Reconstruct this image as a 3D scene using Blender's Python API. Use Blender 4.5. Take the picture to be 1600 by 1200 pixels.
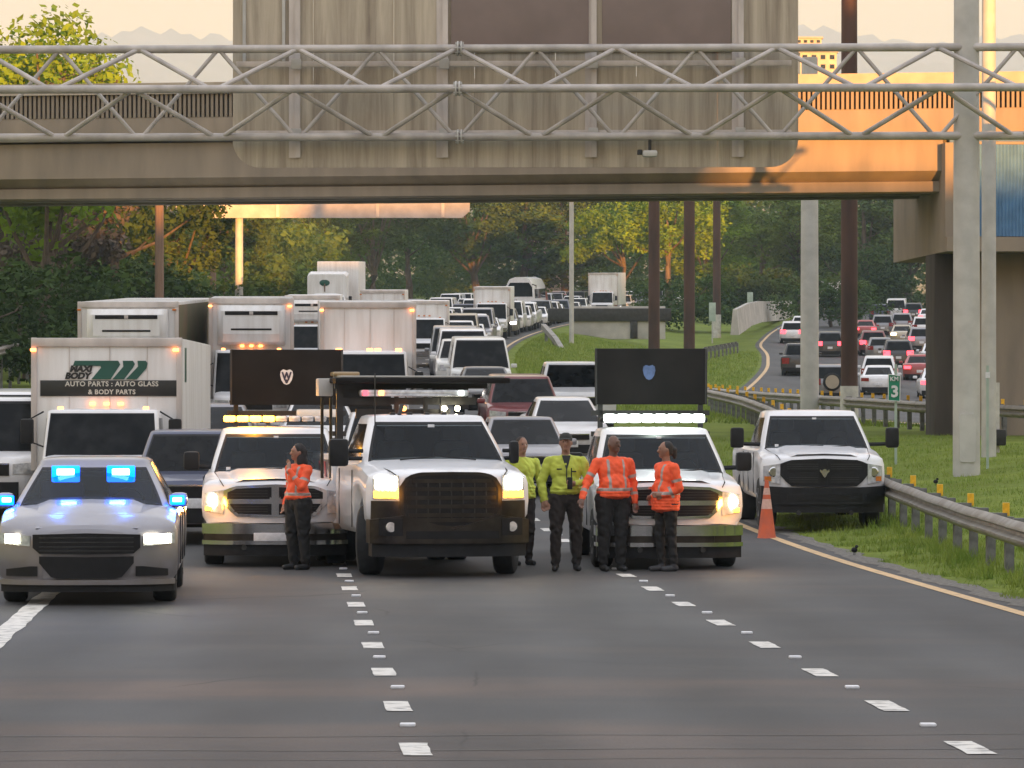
import bpy, bmesh, math, random
import numpy as np
from mathutils import Vector, Matrix
R = math.radians
rnd = random.Random(7)
scene = bpy.context.scene
for o in list(bpy.data.objects): bpy.data.objects.remove(o)
C = scene.collection

# ------------------------------------------------------------------ camera
CAM_H = 2.3
cam = bpy.data.cameras.new('camera'); camo = bpy.data.objects.new('camera', cam); C.objects.link(camo)
cam.sensor_width = 36; cam.lens = 36*6000/1600.0
cam.clip_start = 0.5; cam.clip_end = 12000
cam.shift_y = 21/1600.0
camo.location = (0, 0, CAM_H); camo.rotation_euler = (R(90), 0, 0)
scene.camera = camo

# ------------------------------------------------------------------ light
SUN_EL, SUN_AZ = 1.4, -14.0        # sun low behind the camera, to its right
world = bpy.data.worlds.new('World'); scene.world = world; world.use_nodes = True
wn = world.node_tree.nodes; wl = world.node_tree.links; wn.clear()
wo = wn.new('ShaderNodeOutputWorld'); wb = wn.new('ShaderNodeBackground')
sky = wn.new('ShaderNodeTexSky'); sky.sky_type = 'NISHITA'; sky.sun_disc = False
sky.sun_elevation = R(SUN_EL); sky.sun_rotation = R(180+SUN_AZ)
sky.dust_density = 2.5; sky.ozone_density = 1.5; sky.air_density = 1.0; sky.altitude = 20
# evening veil: pale cream near the horizon, milky blue-grey overhead, the same all the way round
tc = wn.new('ShaderNodeTexCoord'); sx = wn.new('ShaderNodeSeparateXYZ'); wl.new(tc.outputs['Generated'], sx.inputs[0])
ramp = wn.new('ShaderNodeValToRGB'); wl.new(sx.outputs['Z'], ramp.inputs[0])
cr = ramp.color_ramp; cr.elements[0].position = 0.0; cr.elements[0].color = (6.7, 3.95, 1.0, 1)
cr.elements[1].position = 1.0; cr.elements[1].color = (6.8, 7.1, 7.9, 1)
e = cr.elements.new(0.10); e.color = (6.1, 4.15, 1.7, 1)
e = cr.elements.new(0.30); e.color = (5.0, 5.3, 5.8, 1)
mixw = wn.new('ShaderNodeMix'); mixw.data_type = 'RGBA'; mixw.inputs[0].default_value = 0.75
wl.new(sky.outputs[0], mixw.inputs[6]); wl.new(ramp.outputs[0], mixw.inputs[7])
wl.new(mixw.outputs[2], wb.inputs[0]); wb.inputs[1].default_value = 0.10
wl.new(wb.outputs[0], wo.inputs[0])

sl = bpy.data.lights.new('sun', 'SUN'); sl.energy = 4.7; sl.angle = R(0.5); sl.color = (1.0, 0.42, 0.09)
so = bpy.data.objects.new('sun', sl); C.objects.link(so)
sd = Vector((math.sin(R(SUN_AZ)), math.cos(R(SUN_AZ)), -math.tan(R(SUN_EL))))
so.rotation_euler = sd.to_track_quat('-Z', 'Y').to_euler(); so.location = (0, -50, 40)

scene.view_settings.view_transform = 'Standard'; scene.view_settings.look = 'None'
scene.view_settings.gamma = 1; scene.view_settings.use_curve_mapping = False
scene.view_settings.exposure = 1.4
scene.render.engine = 'CYCLES'
scene.cycles.use_denoising = True
scene.cycles.max_bounces = 6; scene.cycles.sample_clamp_indirect = 4.0
scene.cycles.volume_bounces = 1

HAZE = 0.00016
# ------------------------------------------------------------------ materials
def new_mat(name):
    m = bpy.data.materials.new(name); m.use_nodes = True
    return m, m.node_tree.nodes, m.node_tree.links, m.node_tree.nodes['Principled BSDF']
def mat(name, col, rough=0.6, metal=0.0, var=0.12, scale=3.0, bump=0.0, bscale=None, coat=0.0, col2=None, stretch=None, spec=None, detail=6, emit=None, estr=0.0, thr=None):
    m, n, l, b = new_mat(name)
    b.inputs['Roughness'].default_value = rough; b.inputs['Metallic'].default_value = metal
    b.inputs['Coat Weight'].default_value = coat; b.inputs['Coat Roughness'].default_value = 0.06
    if spec is not None: b.inputs['Specular IOR Level'].default_value = spec
    c = (*col, 1)
    t = n.new('ShaderNodeTexCoord'); mp = n.new('ShaderNodeMapping'); l.new(t.outputs['Object'], mp.inputs[0])
    if stretch: mp.inputs['Scale'].default_value = stretch
    nz = n.new('ShaderNodeTexNoise'); nz.inputs['Scale'].default_value = scale; nz.inputs['Detail'].default_value = detail
    l.new(mp.outputs[0], nz.inputs['Vector'])
    mx = n.new('ShaderNodeMix'); mx.data_type = 'RGBA'
    if col2 is None:
        mx.inputs[6].default_value = tuple(x*(1-var) for x in col)+(1,)
        mx.inputs[7].default_value = tuple(min(1, x*(1+var)) for x in col)+(1,)
    else:
        mx.inputs[6].default_value = c; mx.inputs[7].default_value = (*col2, 1)
    rp = n.new('ShaderNodeMapRange'); lo, hi = thr or (0.35, 0.65)
    rp.inputs[1].default_value = lo; rp.inputs[2].default_value = hi
    l.new(nz.outputs['Fac'], rp.inputs[0]); l.new(rp.outputs[0], mx.inputs[0])
    l.new(mx.outputs[2], b.inputs['Base Color'])
    if bump:
        nb = n.new('ShaderNodeTexNoise'); nb.inputs['Scale'].default_value = bscale or scale*6; nb.inputs['Detail'].default_value = 5
        l.new(mp.outputs[0], nb.inputs['Vector'])
        bp = n.new('ShaderNodeBump'); bp.inputs['Strength'].default_value = bump; bp.inputs['Distance'].default_value = 0.02
        l.new(nb.outputs['Fac'], bp.inputs['Height']); l.new(bp.outputs[0], b.inputs['Normal'])
    if emit:
        b.inputs['Emission Color'].default_value = (*emit, 1); b.inputs['Emission Strength'].default_value = estr
    return m
M = {}
def paint(name, col, metal=0.0, rough=0.32):
    m = M[name] = mat(name, col, rough, metal, var=0.05, scale=2.5, coat=0.6)
    # road dirt thrown up onto the lower body, in blotches
    n, l = m.node_tree.nodes, m.node_tree.links; b = n['Principled BSDF']; src = b.inputs['Base Color'].links[0].from_socket
    t = n.new('ShaderNodeTexCoord'); nz = n.new('ShaderNodeTexNoise'); nz.inputs['Scale'].default_value = 5.5; nz.inputs['Detail'].default_value = 8; l.new(t.outputs['Object'], nz.inputs['Vector'])
    sp = n.new('ShaderNodeSeparateXYZ'); l.new(t.outputs['Object'], sp.inputs[0])
    mr = n.new('ShaderNodeMapRange'); mr.inputs[1].default_value = .95; mr.inputs[2].default_value = .25; l.new(sp.outputs['Z'], mr.inputs[0])
    m2 = n.new('ShaderNodeMath'); m2.operation = 'MULTIPLY'; l.new(mr.outputs[0], m2.inputs[0]); l.new(nz.outputs['Fac'], m2.inputs[1])
    mx = n.new('ShaderNodeMix'); mx.data_type = 'RGBA'; l.new(m2.outputs[0], mx.inputs[0]); l.new(src, mx.inputs[6]); mx.inputs[7].default_value = (.17, .14, .11, 1); l.new(mx.outputs[2], b.inputs['Base Color'])
    return m
paint('white_paint', (0.74, 0.74, 0.76)); paint('offwhite_paint', (0.66, 0.65, 0.62), rough=.45)
paint('silver_paint', (0.25, 0.245, 0.27), .45, .34); paint('grey_paint', (0.22, 0.225, 0.24), .4); paint('black_paint', (0.02, 0.02, 0.024))
paint('navy_paint', (0.025, 0.035, 0.09)); paint('maroon_paint', (0.16, 0.03, 0.035)); paint('red_paint', (0.34, 0.03, 0.03))
paint('beige_paint', (0.42, 0.36, 0.27), .3); paint('blue_paint', (0.05, 0.12, 0.28)); paint('green_paint', (0.05, 0.10, 0.07)); paint('tan_paint', (.30,.2,.09))
M['glass'] = mat('glass', (0.004, 0.005, 0.006), 0.10, 0, scale=2.6, spec=.12, col2=(.020, .021, .022), thr=(.45, .75))
gm, n, l, b = new_mat('clear_glass'); n.remove(b)
tr_ = n.new('ShaderNodeBsdfTransparent'); tr_.inputs[0].default_value = (.42, .46, .46, 1); gl_ = n.new('ShaderNodeBsdfGlossy'); gl_.inputs['Roughness'].default_value = .06; gl_.inputs['Color'].default_value = (.8, .85, .9, 1)
fr_ = n.new('ShaderNodeFresnel'); fr_.inputs[0].default_value = 1.28; mg_ = n.new('ShaderNodeMixShader'); l.new(fr_.outputs[0], mg_.inputs[0]); l.new(tr_.outputs[0], mg_.inputs[1]); l.new(gl_.outputs[0], mg_.inputs[2]); l.new(mg_.outputs[0], n['Material Output'].inputs['Surface']); M['clear_glass'] = gm
M['cabin'] = mat('cabin', (.022, .021, .020), .85, 0, var=.3, scale=4); M['seat_grey'] = mat('seat_grey', (.075, .07, .066), .9, 0, var=.2, scale=6)
M['light_glass'] = mat('light_glass', (0.05, 0.075, 0.085), 0.05, 0, var=.2, scale=1.2, coat=0.4)
M['rubber'] = mat('rubber', (0.018, 0.018, 0.018), 0.85, 0, var=.3, scale=9, bump=.2)
M['rim_metal'] = mat('rim_metal', (0.28, 0.28, 0.29), 0.35, 0.9, var=.15, scale=6)
M['chrome'] = mat('chrome', (0.62, 0.62, 0.63), 0.14, 1.0, var=.08, scale=4)
M['dark_chrome'] = mat('dark_chrome', (0.060, 0.052, 0.046), 0.3, 0.9, var=.25, scale=5)
M['black_plastic'] = mat('black_plastic', (0.012, 0.012, 0.013), 0.55, 0, var=.25, scale=8, bump=.08, spec=.25)
M['grille_black'] = mat('grille_black', (0.007, 0.007, 0.008), 0.45, 0, var=.3, scale=12, spec=.3)
M['lamp_lens'] = mat('lamp_lens', (0.55, 0.56, 0.58), 0.12, 0.3, var=.25, scale=14, coat=.6)
M['amber_lens'] = mat('amber_lens', (0.55, 0.16, 0.02), 0.2, 0, var=.2, scale=14, coat=.6)
M['plate_white'] = mat('plate_white', (0.68, 0.68, 0.7), 0.5, 0, var=.1, scale=20)
M['dark_steel'] = mat('dark_steel', (0.035, 0.034, 0.033), 0.55, 0.4, var=.3, scale=5)
M['galv'] = mat('galv', (0.47, 0.455, 0.43), 0.65, 0.1, var=.10, scale=2.5, bump=.05, col2=None)
M['truss_paint'] = mat('truss_paint', (0.42, 0.385, 0.36), 0.6, 0.1, var=.2, scale=2.2, bump=.05)
def emis(name, col, s, base=(.5,.5,.5)):
    M[name] = mat(name, base, 0.3, 0, var=.05, scale=8, emit=col, estr=s); return M[name]
emis('headlight_glow', (1.0, 0.93, 0.66), 16); emis('warm_glow', (1.0, 0.72, 0.3), 9); emis('amber_glow', (1.0, 0.36, 0.02), 5.5, (.5,.2,.02)); emis('amber_bar', (1.0, 0.42, 0.03), 8, (.5,.2,.02))
emis('blue_core', (0.25, 0.62, 1.0), 7, (.1,.2,.5)); emis('blue_glow', (0.0, 0.10, 1.0), 3.0, (.0,.05,.4)); emis('white_bar', (0.88, 1.0, 0.9), 3.2); emis('orange_marker', (1.0, 0.28, 0.06), 3.5, (.5,.15,.05))
emis('tail_glow', (1.0, 0.05, 0.07), 2.2, (.4,.02,.02)); emis('far_headlight', (1.0, 0.95, 0.85), 4)
M['tail_lens'] = mat('tail_lens', (0.25, 0.015, 0.02), 0.2, 0, var=.2, scale=14, coat=.6)

# ------------------------------------------------------------------ mesh helpers
class MB:
    """collects shapes into one mesh"""
    def __init__(s): s.v = []; s.f = []
    def add(s, vs, fs):
        o = len(s.v); s.v.extend([tuple(p) for p in vs]); s.f.extend([tuple(i+o for i in f) for f in fs]); return s
    def box(s, c, d, rz=0):
        x, y, z = (k/2 for k in d); vs = []
        for sx in (-1, 1):
            for sy in (-1, 1):
                for sz in (-1, 1):
                    px, py = sx*x, sy*y
                    vs.append((c[0]+px*math.cos(rz)-py*math.sin(rz), c[1]+px*math.sin(rz)+py*math.cos(rz), c[2]+sz*z))
        return s.add(vs, [(0,1,3,2),(4,6,7,5),(0,4,5,1),(2,3,7,6),(0,2,6,4),(1,5,7,3)])
    def rbox(s, c, d, r=0.03):
        """box with chamfered edges"""
        b = bmesh.new(); bmesh.ops.create_cube(b, size=1)
        for v in b.verts: v.co = Vector((v.co.x*d[0], v.co.y*d[1], v.co.z*d[2]))
        bmesh.ops.bevel(b, geom=list(b.edges), offset=min(r, min(d)*.45), segments=2, affect='EDGES', profile=.6)
        b.verts.index_update()
        s.add([(v.co.x+c[0], v.co.y+c[1], v.co.z+c[2]) for v in b.verts], [[v.index for v in f.verts] for f in b.faces]); b.free(); return s
    def cyl(s, p0, p1, r0, r1=None, n=10, cap=True):
        r1 = r0 if r1 is None else r1
        p0, p1 = Vector(p0), Vector(p1); d = (p1-p0)
        if d.length < 1e-6: return s
        q = d.to_track_quat('Z', 'Y'); vs = []
        for p, r in ((p0, r0), (p1, r1)):
            for i in range(n):
                a = 2*math.pi*i/n; vs.append(p + q @ Vector((r*math.cos(a), r*math.sin(a), 0)))
        fs = [(i, (i+1) % n, n+(i+1) % n, n+i) for i in range(n)]
        if cap: fs += [tuple(range(n-1, -1, -1)), tuple(range(n, 2*n))]
        return s.add(vs, fs)
    def tube(s, pts, r, n=8):
        rr = r if isinstance(r, (list, tuple)) else [r]*len(pts)
        P = [Vector(p) for p in pts]; rings = []
        for i, p in enumerate(P):
            d = (P[min(i+1, len(P)-1)] - P[max(i-1, 0)]).normalized(); q = d.to_track_quat('Z', 'Y')
            rings.append([p + q @ Vector((rr[i]*math.cos(2*math.pi*k/n), rr[i]*math.sin(2*math.pi*k/n), 0)) for k in range(n)])
        return s.loft(rings)
    def loft(s, rings, cap=True, closed=True):
        n = len(rings[0]); vs = [p for r in rings for p in r]; fs = []
        for j in range(len(rings)-1):
            for i in range(n if closed else n-1):
                k = (i+1) % n; fs.append((j*n+i, j*n+k, (j+1)*n+k, (j+1)*n+i))
        if cap and closed: fs += [tuple(range(n-1, -1, -1)), tuple(range((len(rings)-1)*n, len(rings)*n))]
        return s.add(vs, fs)
    def lathe(s, prof, c, axis='x', n=20):
        """prof: (radius, along) pairs"""
        rings = []
        for r, a in prof:
            ring = []
            for k in range(n):
                t = 2*math.pi*k/n; u, v = r*math.cos(t), r*math.sin(t)
                ring.append({'x': (c[0]+a, c[1]+u, c[2]+v), 'y': (c[0]+u, c[1]+a, c[2]+v), 'z': (c[0]+u, c[1]+v, c[2]+a)}[axis])
            rings.append(ring)
        return s.loft(rings)
    def patch(s, fn, nu, nv):
        vs = [fn(i/nu, j/nv) for j in range(nv+1) for i in range(nu+1)]
        return s.add(vs, [(j*(nu+1)+i, j*(nu+1)+i+1, (j+1)*(nu+1)+i+1, (j+1)*(nu+1)+i) for j in range(nv) for i in range(nu)])
    def strip(s, x0, x1, zt, zb, yf, off=0.01, depth=0.04, n=10):
        """front-face plate between two outlines, following the bow of the nose"""
        def ev(t, x):
            if not isinstance(t, (list, tuple)): return t
            return float(np.interp(x, [a for a, _ in t], [b for _, b in t]))
        rings = []
        for i in range(n+1):
            x = x0+(x1-x0)*i/n; a, b = ev(zt, x), ev(zb, x)
            if a-b < .004: a, b = (a+b)/2+.002, (a+b)/2-.002
            rings.append([(x, yf(x, a)-off, a), (x, yf(x, b)-off, b), (x, yf(x, b)+depth, b), (x, yf(x, a)+depth, a)])
        return s.loft(rings)
    def prism(s, outline, fn, depth):
        """outline [(u,v)], fn(u,v,w) places it in space"""
        n = len(outline); vs = [fn(u, v, 0) for u, v in outline]+[fn(u, v, depth) for u, v in outline]
        return s.add(vs, [tuple(range(n)), tuple(range(2*n-1, n-1, -1))]+[(i, i+n, (i+1) % n+n, (i+1) % n) for i in range(n)])
    def sphere(s, c, rx, ry=None, rz=None, n=12, m=8):
        ry = ry or rx; rz = rz or rx; rings = []
        for j in range(1, m):
            t = math.pi*j/m
            rings.append([(c[0]+rx*math.sin(t)*math.cos(2*math.pi*i/n), c[1]+ry*math.sin(t)*math.sin(2*math.pi*i/n), c[2]-rz*math.cos(t)) for i in range(n)])
        return s.loft(rings)
    def mesh(s, name, m, angle=35):
        me = bpy.data.meshes.new(name); me.from_pydata(s.v, [], s.f)
        b = bmesh.new(); b.from_mesh(me); bmesh.ops.recalc_face_normals(b, faces=b.faces); b.to_mesh(me); b.free()
        if angle:
            me.polygons.foreach_set('use_smooth', [True]*len(me.polygons)); me.set_sharp_from_angle(angle=R(angle))
        for k in (m if isinstance(m, (list, tuple)) else [m]): me.materials.append(M[k] if isinstance(k, str) else k)
        return me
    def build(s, name, m, parent=None, angle=35):
        o = bpy.data.objects.new(name, s.mesh(name, m, angle)); C.objects.link(o)
        if parent: o.parent = parent
        return o
def np_mesh(name, verts, faces, mats, smooth=False):
    """verts (n,3), faces (m,k) arrays"""
    me = bpy.data.meshes.new(name); verts = np.asarray(verts, np.float32); faces = np.asarray(faces, np.int32); k = faces.shape[1]
    me.vertices.add(len(verts)); me.vertices.foreach_set('co', verts.ravel())
    me.loops.add(faces.size); me.loops.foreach_set('vertex_index', faces.ravel())
    me.polygons.add(len(faces)); me.polygons.foreach_set('loop_start', np.arange(0, faces.size, k, dtype=np.int32))
    me.update(calc_edges=True)
    if smooth: me.polygons.foreach_set('use_smooth', [True]*len(faces))
    for m in (mats if isinstance(mats, (list, tuple)) else [mats]): me.materials.append(M[m] if isinstance(m, str) else m)
    return me
def link(name, me, parent=None):
    o = bpy.data.objects.new(name, me); C.objects.link(o)
    if parent: o.parent = parent
    return o
def tag(o, label=None, cat=None, group=None, kind=None):
    if label: o['label'] = label
    if cat: o['category'] = cat
    if group: o['group'] = group
    if kind: o['kind'] = kind
    return o
def thing(name, label, cat, loc=(0, 0, 0), rz=0.0, group=None, rx=0.0):
    o = bpy.data.objects.new(name, None); C.objects.link(o); o.location = loc; o.rotation_euler = (rx, 0, rz); o.empty_display_size = .2
    return tag(o, label, cat, group)
def copy_tree(o, parent=None, swap=None):
    c = o.copy(); C.objects.link(c)
    if parent: c.parent = parent
    if swap and c.type == 'MESH':
        for i, sl_ in enumerate(o.material_slots):
            k = swap.get(sl_.material.name)
            if k: c.material_slots[i].link = 'OBJECT'; c.material_slots[i].material = M[k]
    for ch in o.children: copy_tree(ch, c, swap)
    return c
def text_mesh(body, size, extrude=0.004, bold=0.0, spacing=1.0):
    cu = bpy.data.curves.new('lettering', 'FONT'); cu.body = body; cu.size = size; cu.align_x = 'CENTER'; cu.align_y = 'CENTER'
    cu.extrude = extrude; cu.offset = bold; cu.space_character = spacing; cu.resolution_u = 3
    o = bpy.data.objects.new('lettering', cu); C.objects.link(o); dg = bpy.context.evaluated_depsgraph_get(); dg.update()
    me = bpy.data.meshes.new_from_object(o.evaluated_get(dg)); bpy.data.objects.remove(o); bpy.data.curves.remove(cu); return me
def lettering(name, body, size, m, parent, loc, bold=0.0, shear=0.0, squash=1.0, spacing=1.0):
    """upright letters facing -Y"""
    me = text_mesh(body, size, .003, bold, spacing)
    for v in me.vertices: x, y, z = v.co; v.co = (loc[0]+x*squash+shear*y, loc[1]-z, loc[2]+y)
    me.materials.clear(); me.materials.append(M[m]); return link(name, me, parent)
# ------------------------------------------------------------------ lie of the land
DIR = 0.0627
def z_main(Y):
    if Y < 50: return 0.0
    if Y < 80: return 0.034*(Y-50)**2/60
    if Y < 420: return 0.034*(Y-65)
    return 0.034*355 + 2.5*(1-math.exp(-(Y-420)/60.0))
def bend(Y): return 0.00036*max(0, min(Y, 520)-95)**2
def X_main(b, Y): return b - DIR*Y + bend(Y)
B_EDGE, B_L1, B_L2, B_L3, B_L4 = 7.98, 4.58, 0.94, -2.6, -6.25
def _i(t): return lambda Y: float(np.interp(Y, [a for a, _ in t], [b for _, b in t]))
_zr = _i([(0, .5), (60, .85), (100, 1.35), (150, 1.75), (180, 2.25), (200, 3.0), (240, 4.6), (290, 6.5), (350, 9.3), (420, 12.2), (600, 14.0), (4000, 14.0)])
def z_right(Y): return sum(_zr(Y+d) for d in (-14, -7, 0, 7, 14))/5
_xl = _i([(0, 20.0), (70, 16.0), (100, 14.0), (130, 11.4), (160, 9.7), (175, 9.9), (200, 12.6), (225, 15.0), (255, 17.0), (280, 18.0), (310, 20.8), (350, 25.5), (420, 36), (520, 56), (600, 72), (4000, 700)])
def X_rl(Y): return sum(_xl(Y+d) for d in (-8, -4, 0, 4, 8))/5
def X_rr(Y): return X_rl(Y) + float(np.interp(Y, [0, 100, 160, 230, 300], [11, 11, 14, 18, 19]))
def ground_z(X, Y):
    e = X_main(B_EDGE, Y)+0.35; l = X_main(B_L4-1.6, Y); rl, rr = X_rl(Y)-.4, X_rr(Y)+.4
    zm, zr = z_main(Y), z_right(Y)
    if X <= l:
        d = l-X; return zm + min(0.05*d, 1.6) + .25*math.sin(X*.21+Y*.07)*min(1, d/6)
    if X <= e: return zm
    if X < rl:
        t = (X-e)/(rl-e); t = t*t*(3-2*t)
        return zm + (zr-zm)*t + .07*min(1, (X-e)/1.5)*(1-t)*max(0, min(1, (130-Y)/40)) - .35*math.sin(math.pi*t)*max(0, min(1, (Y-130)/60))
    if X <= rr: return zr
    return zr + min(0.06*(X-rr), 3)

grass_m, n, l, b = new_mat('grass_ground')
t = n.new('ShaderNodeTexCoord'); n1 = n.new('ShaderNodeTexNoise'); n1.inputs['Scale'].default_value = .55; n1.inputs['Detail'].default_value = 9
n2 = n.new('ShaderNodeTexNoise'); n2.inputs['Scale'].default_value = 9; n2.inputs['Detail'].default_value = 6
l.new(t.outputs['Object'], n1.inputs['Vector']); l.new(t.outputs['Object'], n2.inputs['Vector'])
r1 = n.new('ShaderNodeValToRGB'); l.new(n1.outputs['Fac'], r1.inputs[0]); c_ = r1.color_ramp
c_.elements[0].position = .28; c_.elements[0].color = (.15, .185, .038, 1); c_.elements[1].position = .7; c_.elements[1].color = (.23, .28, .06, 1)
q = c_.elements.new(.5); q.color = (.17, .22, .05, 1)
mx = n.new('ShaderNodeMix'); mx.data_type = 'RGBA'; mx.blend_type = 'MULTIPLY'; mx.inputs[0].default_value = .6
r2 = n.new('ShaderNodeValToRGB'); l.new(n2.outputs['Fac'], r2.inputs[0]); r2.color_ramp.elements[0].position = .3; r2.color_ramp.elements[0].color = (.5, .5, .45, 1); r2.color_ramp.elements[1].position = .7
l.new(r1.outputs[0], mx.inputs[6]); l.new(r2.outputs[0], mx.inputs[7]); l.new(mx.outputs[2], b.inputs['Base Color']); b.inputs['Roughness'].default_value = .95; b.inputs['Specular IOR Level'].default_value = .05
bp = n.new('ShaderNodeBump'); bp.inputs['Strength'].default_value = .5; bp.inputs['Distance'].default_value = .08; l.new(n2.outputs['Fac'], bp.inputs['Height']); l.new(bp.outputs[0], b.inputs['Normal'])
M['grass_ground'] = grass_m

asph, n, l, b = new_mat('asphalt')
t = n.new('ShaderNodeTexCoord')
def noise(sc, det=5, stretch=None):
    x = n.new('ShaderNodeTexNoise'); x.inputs['Scale'].default_value = sc; x.inputs['Detail'].default_value = det
    if stretch:
        mp = n.new('ShaderNodeMapping'); mp.inputs['Scale'].default_value = stretch; l.new(t.outputs['Object'], mp.inputs[0]); l.new(mp.outputs[0], x.inputs['Vector'])
    else: l.new(t.outputs['Object'], x.inputs['Vector'])
    return x
na = noise(1.0, 8, (.9, .22, 1)); nb = noise(55, 4); nc = noise(.35, 6)
ra = n.new('ShaderNodeValToRGB'); l.new(na.outputs['Fac'], ra.inputs[0])
ra.color_ramp.elements[0].position = .3; ra.color_ramp.elements[0].color = (.038, .040, .043, 1); ra.color_ramp.elements[1].position = .72; ra.color_ramp.elements[1].color = (.066, .068, .071, 1)
rb = n.new('ShaderNodeValToRGB'); l.new(nb.outputs['Fac'], rb.inputs[0]); rb.color_ramp.elements[0].position = .3; rb.color_ramp.elements[0].color = (.72, .72, .72, 1); rb.color_ramp.elements[1].position = .7; rb.color_ramp.elements[1].color = (1.2, 1.2, 1.2, 1)
m1 = n.new('ShaderNodeMix'); m1.data_type = 'RGBA'; m1.blend_type = 'MULTIPLY'; m1.inputs[0].default_value = 1; l.new(ra.outputs[0], m1.inputs[6]); l.new(rb.outputs[0], m1.inputs[7])
rc = n.new('ShaderNodeValToRGB'); l.new(nc.outputs['Fac'], rc.inputs[0]); rc.color_ramp.elements[0].position = .35; rc.color_ramp.elements[0].color = (.8, .8, .82, 1); rc.color_ramp.elements[1].position = .65; rc.color_ramp.elements[1].color = (1.1, 1.08, 1.05, 1)
m2 = n.new('ShaderNodeMix'); m2.data_type = 'RGBA'; m2.blend_type = 'MULTIPLY'; m2.inputs[0].default_value = 1; l.new(m1.outputs[2], m2.inputs[6]); l.new(rc.outputs[0], m2.inputs[7])
def mth(op, a, c=None):
    x = n.new('ShaderNodeMath'); x.operation = op
    for i, v in enumerate((a, c)):
        if v is None: continue
        if isinstance(v, (int, float)): x.inputs[i].default_value = v
        else: l.new(v, x.inputs[i])
    return x.outputs[0]
sp = n.new('ShaderNodeSeparateXYZ'); l.new(t.outputs['Object'], sp.inputs[0])
u_ = mth('ADD', sp.outputs['X'], mth('MULTIPLY', sp.outputs['Y'], DIR)); wob = noise(.25, 3)
u_ = mth('ADD', u_, mth('MULTIPLY', wob.outputs['Fac'], .5))
trk_ = mth('COSINE', mth('MULTIPLY', mth('ADD', u_, -1.95), 2*math.pi/1.8)); trn = noise(.6, 6, (1, .12, 1))
trk_ = mth('MULTIPLY', mth('MULTIPLY', mth('ADD', trk_, 1), .5), trn.outputs['Fac'])
m3 = n.new('ShaderNodeMix'); m3.data_type = 'RGBA'; m3.blend_type = 'MULTIPLY'; l.new(trk_, m3.inputs[0]); l.new(m2.outputs[2], m3.inputs[6]); m3.inputs[7].default_value = (.52, .50, .50, 1)
st = noise(.5, 9, (.45, 1.4, 1)); rs = n.new('ShaderNodeMapRange'); rs.inputs[1].default_value = .5; rs.inputs[2].default_value = .75; l.new(st.outputs['Fac'], rs.inputs[0])
m4 = n.new('ShaderNodeMix'); m4.data_type = 'RGBA'; l.new(mth('MULTIPLY', rs.outputs[0], .4), m4.inputs[0]); l.new(m3.outputs[2], m4.inputs[6]); m4.inputs[7].default_value = (.085, .066, .054, 1)
vo = n.new('ShaderNodeTexVoronoi'); vo.feature = 'DISTANCE_TO_EDGE'; vo.inputs['Scale'].default_value = .22
mpv = n.new('ShaderNodeMapping'); mpv.inputs['Scale'].default_value = (1, .45, 1); wv = noise(1.3, 5); va = n.new('ShaderNodeMixRGB'); va.inputs[0].default_value = .12; l.new(t.outputs['Object'], mpv.inputs[0]); l.new(mpv.outputs[0], va.inputs[1]); l.new(wv.outputs['Color'], va.inputs[2]); l.new(va.outputs[0], vo.inputs['Vector'])
crk = n.new('ShaderNodeMapRange'); crk.inputs[1].default_value = .0; crk.inputs[2].default_value = .004; crk.inputs[3].default_value = .9; crk.inputs[4].default_value = 0; l.new(vo.outputs['Distance'], crk.inputs[0])
ckm = noise(.3, 4); ckr = n.new('ShaderNodeMapRange'); ckr.inputs[1].default_value = .5; ckr.inputs[2].default_value = .6; l.new(ckm.outputs['Fac'], ckr.inputs[0])
m5 = n.new('ShaderNodeMix'); m5.data_type = 'RGBA'; l.new(mth('MULTIPLY', crk.outputs[0], ckr.outputs[0]), m5.inputs[0]); l.new(m4.outputs[2], m5.inputs[6]); m5.inputs[7].default_value = (.012, .012, .012, 1)
# low sun painted as warm bands across the carriageway, ragged-edged, fading to one side
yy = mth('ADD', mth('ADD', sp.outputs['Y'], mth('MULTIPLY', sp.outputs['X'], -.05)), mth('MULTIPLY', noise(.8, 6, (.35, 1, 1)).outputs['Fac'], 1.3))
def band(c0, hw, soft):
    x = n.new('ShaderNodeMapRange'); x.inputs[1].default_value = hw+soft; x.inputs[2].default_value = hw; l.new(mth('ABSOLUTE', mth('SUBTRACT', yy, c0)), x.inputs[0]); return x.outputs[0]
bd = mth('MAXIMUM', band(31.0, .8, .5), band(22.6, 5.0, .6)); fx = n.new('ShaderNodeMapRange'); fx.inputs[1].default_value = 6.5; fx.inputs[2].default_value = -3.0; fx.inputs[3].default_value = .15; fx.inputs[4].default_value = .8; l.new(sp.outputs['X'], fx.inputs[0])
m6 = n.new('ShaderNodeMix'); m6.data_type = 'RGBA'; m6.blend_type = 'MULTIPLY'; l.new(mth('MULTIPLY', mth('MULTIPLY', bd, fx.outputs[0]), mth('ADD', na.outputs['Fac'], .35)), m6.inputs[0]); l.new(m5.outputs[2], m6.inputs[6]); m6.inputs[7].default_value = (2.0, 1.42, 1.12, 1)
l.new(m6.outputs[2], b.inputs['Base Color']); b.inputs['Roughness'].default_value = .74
bp = n.new('ShaderNodeBump'); bp.inputs['Strength'].default_value = .25; bp.inputs['Distance'].default_value = .008; l.new(nb.outputs['Fac'], bp.inputs['Height']); l.new(bp.outputs[0], b.inputs['Normal'])
M['asphalt'] = asph
M['road_white'] = mat('road_white', (.62, .60, .56), .7, 0, scale=7, col2=(.22, .21, .20), thr=(.48, .72))
M['road_yellow'] = mat('road_yellow', (.62, .42, .22), .7, 0, scale=8, col2=(.32, .24, .15), thr=(.45, .75))
M['tar'] = mat('tar', (.018, .018, .019), .5)
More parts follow.
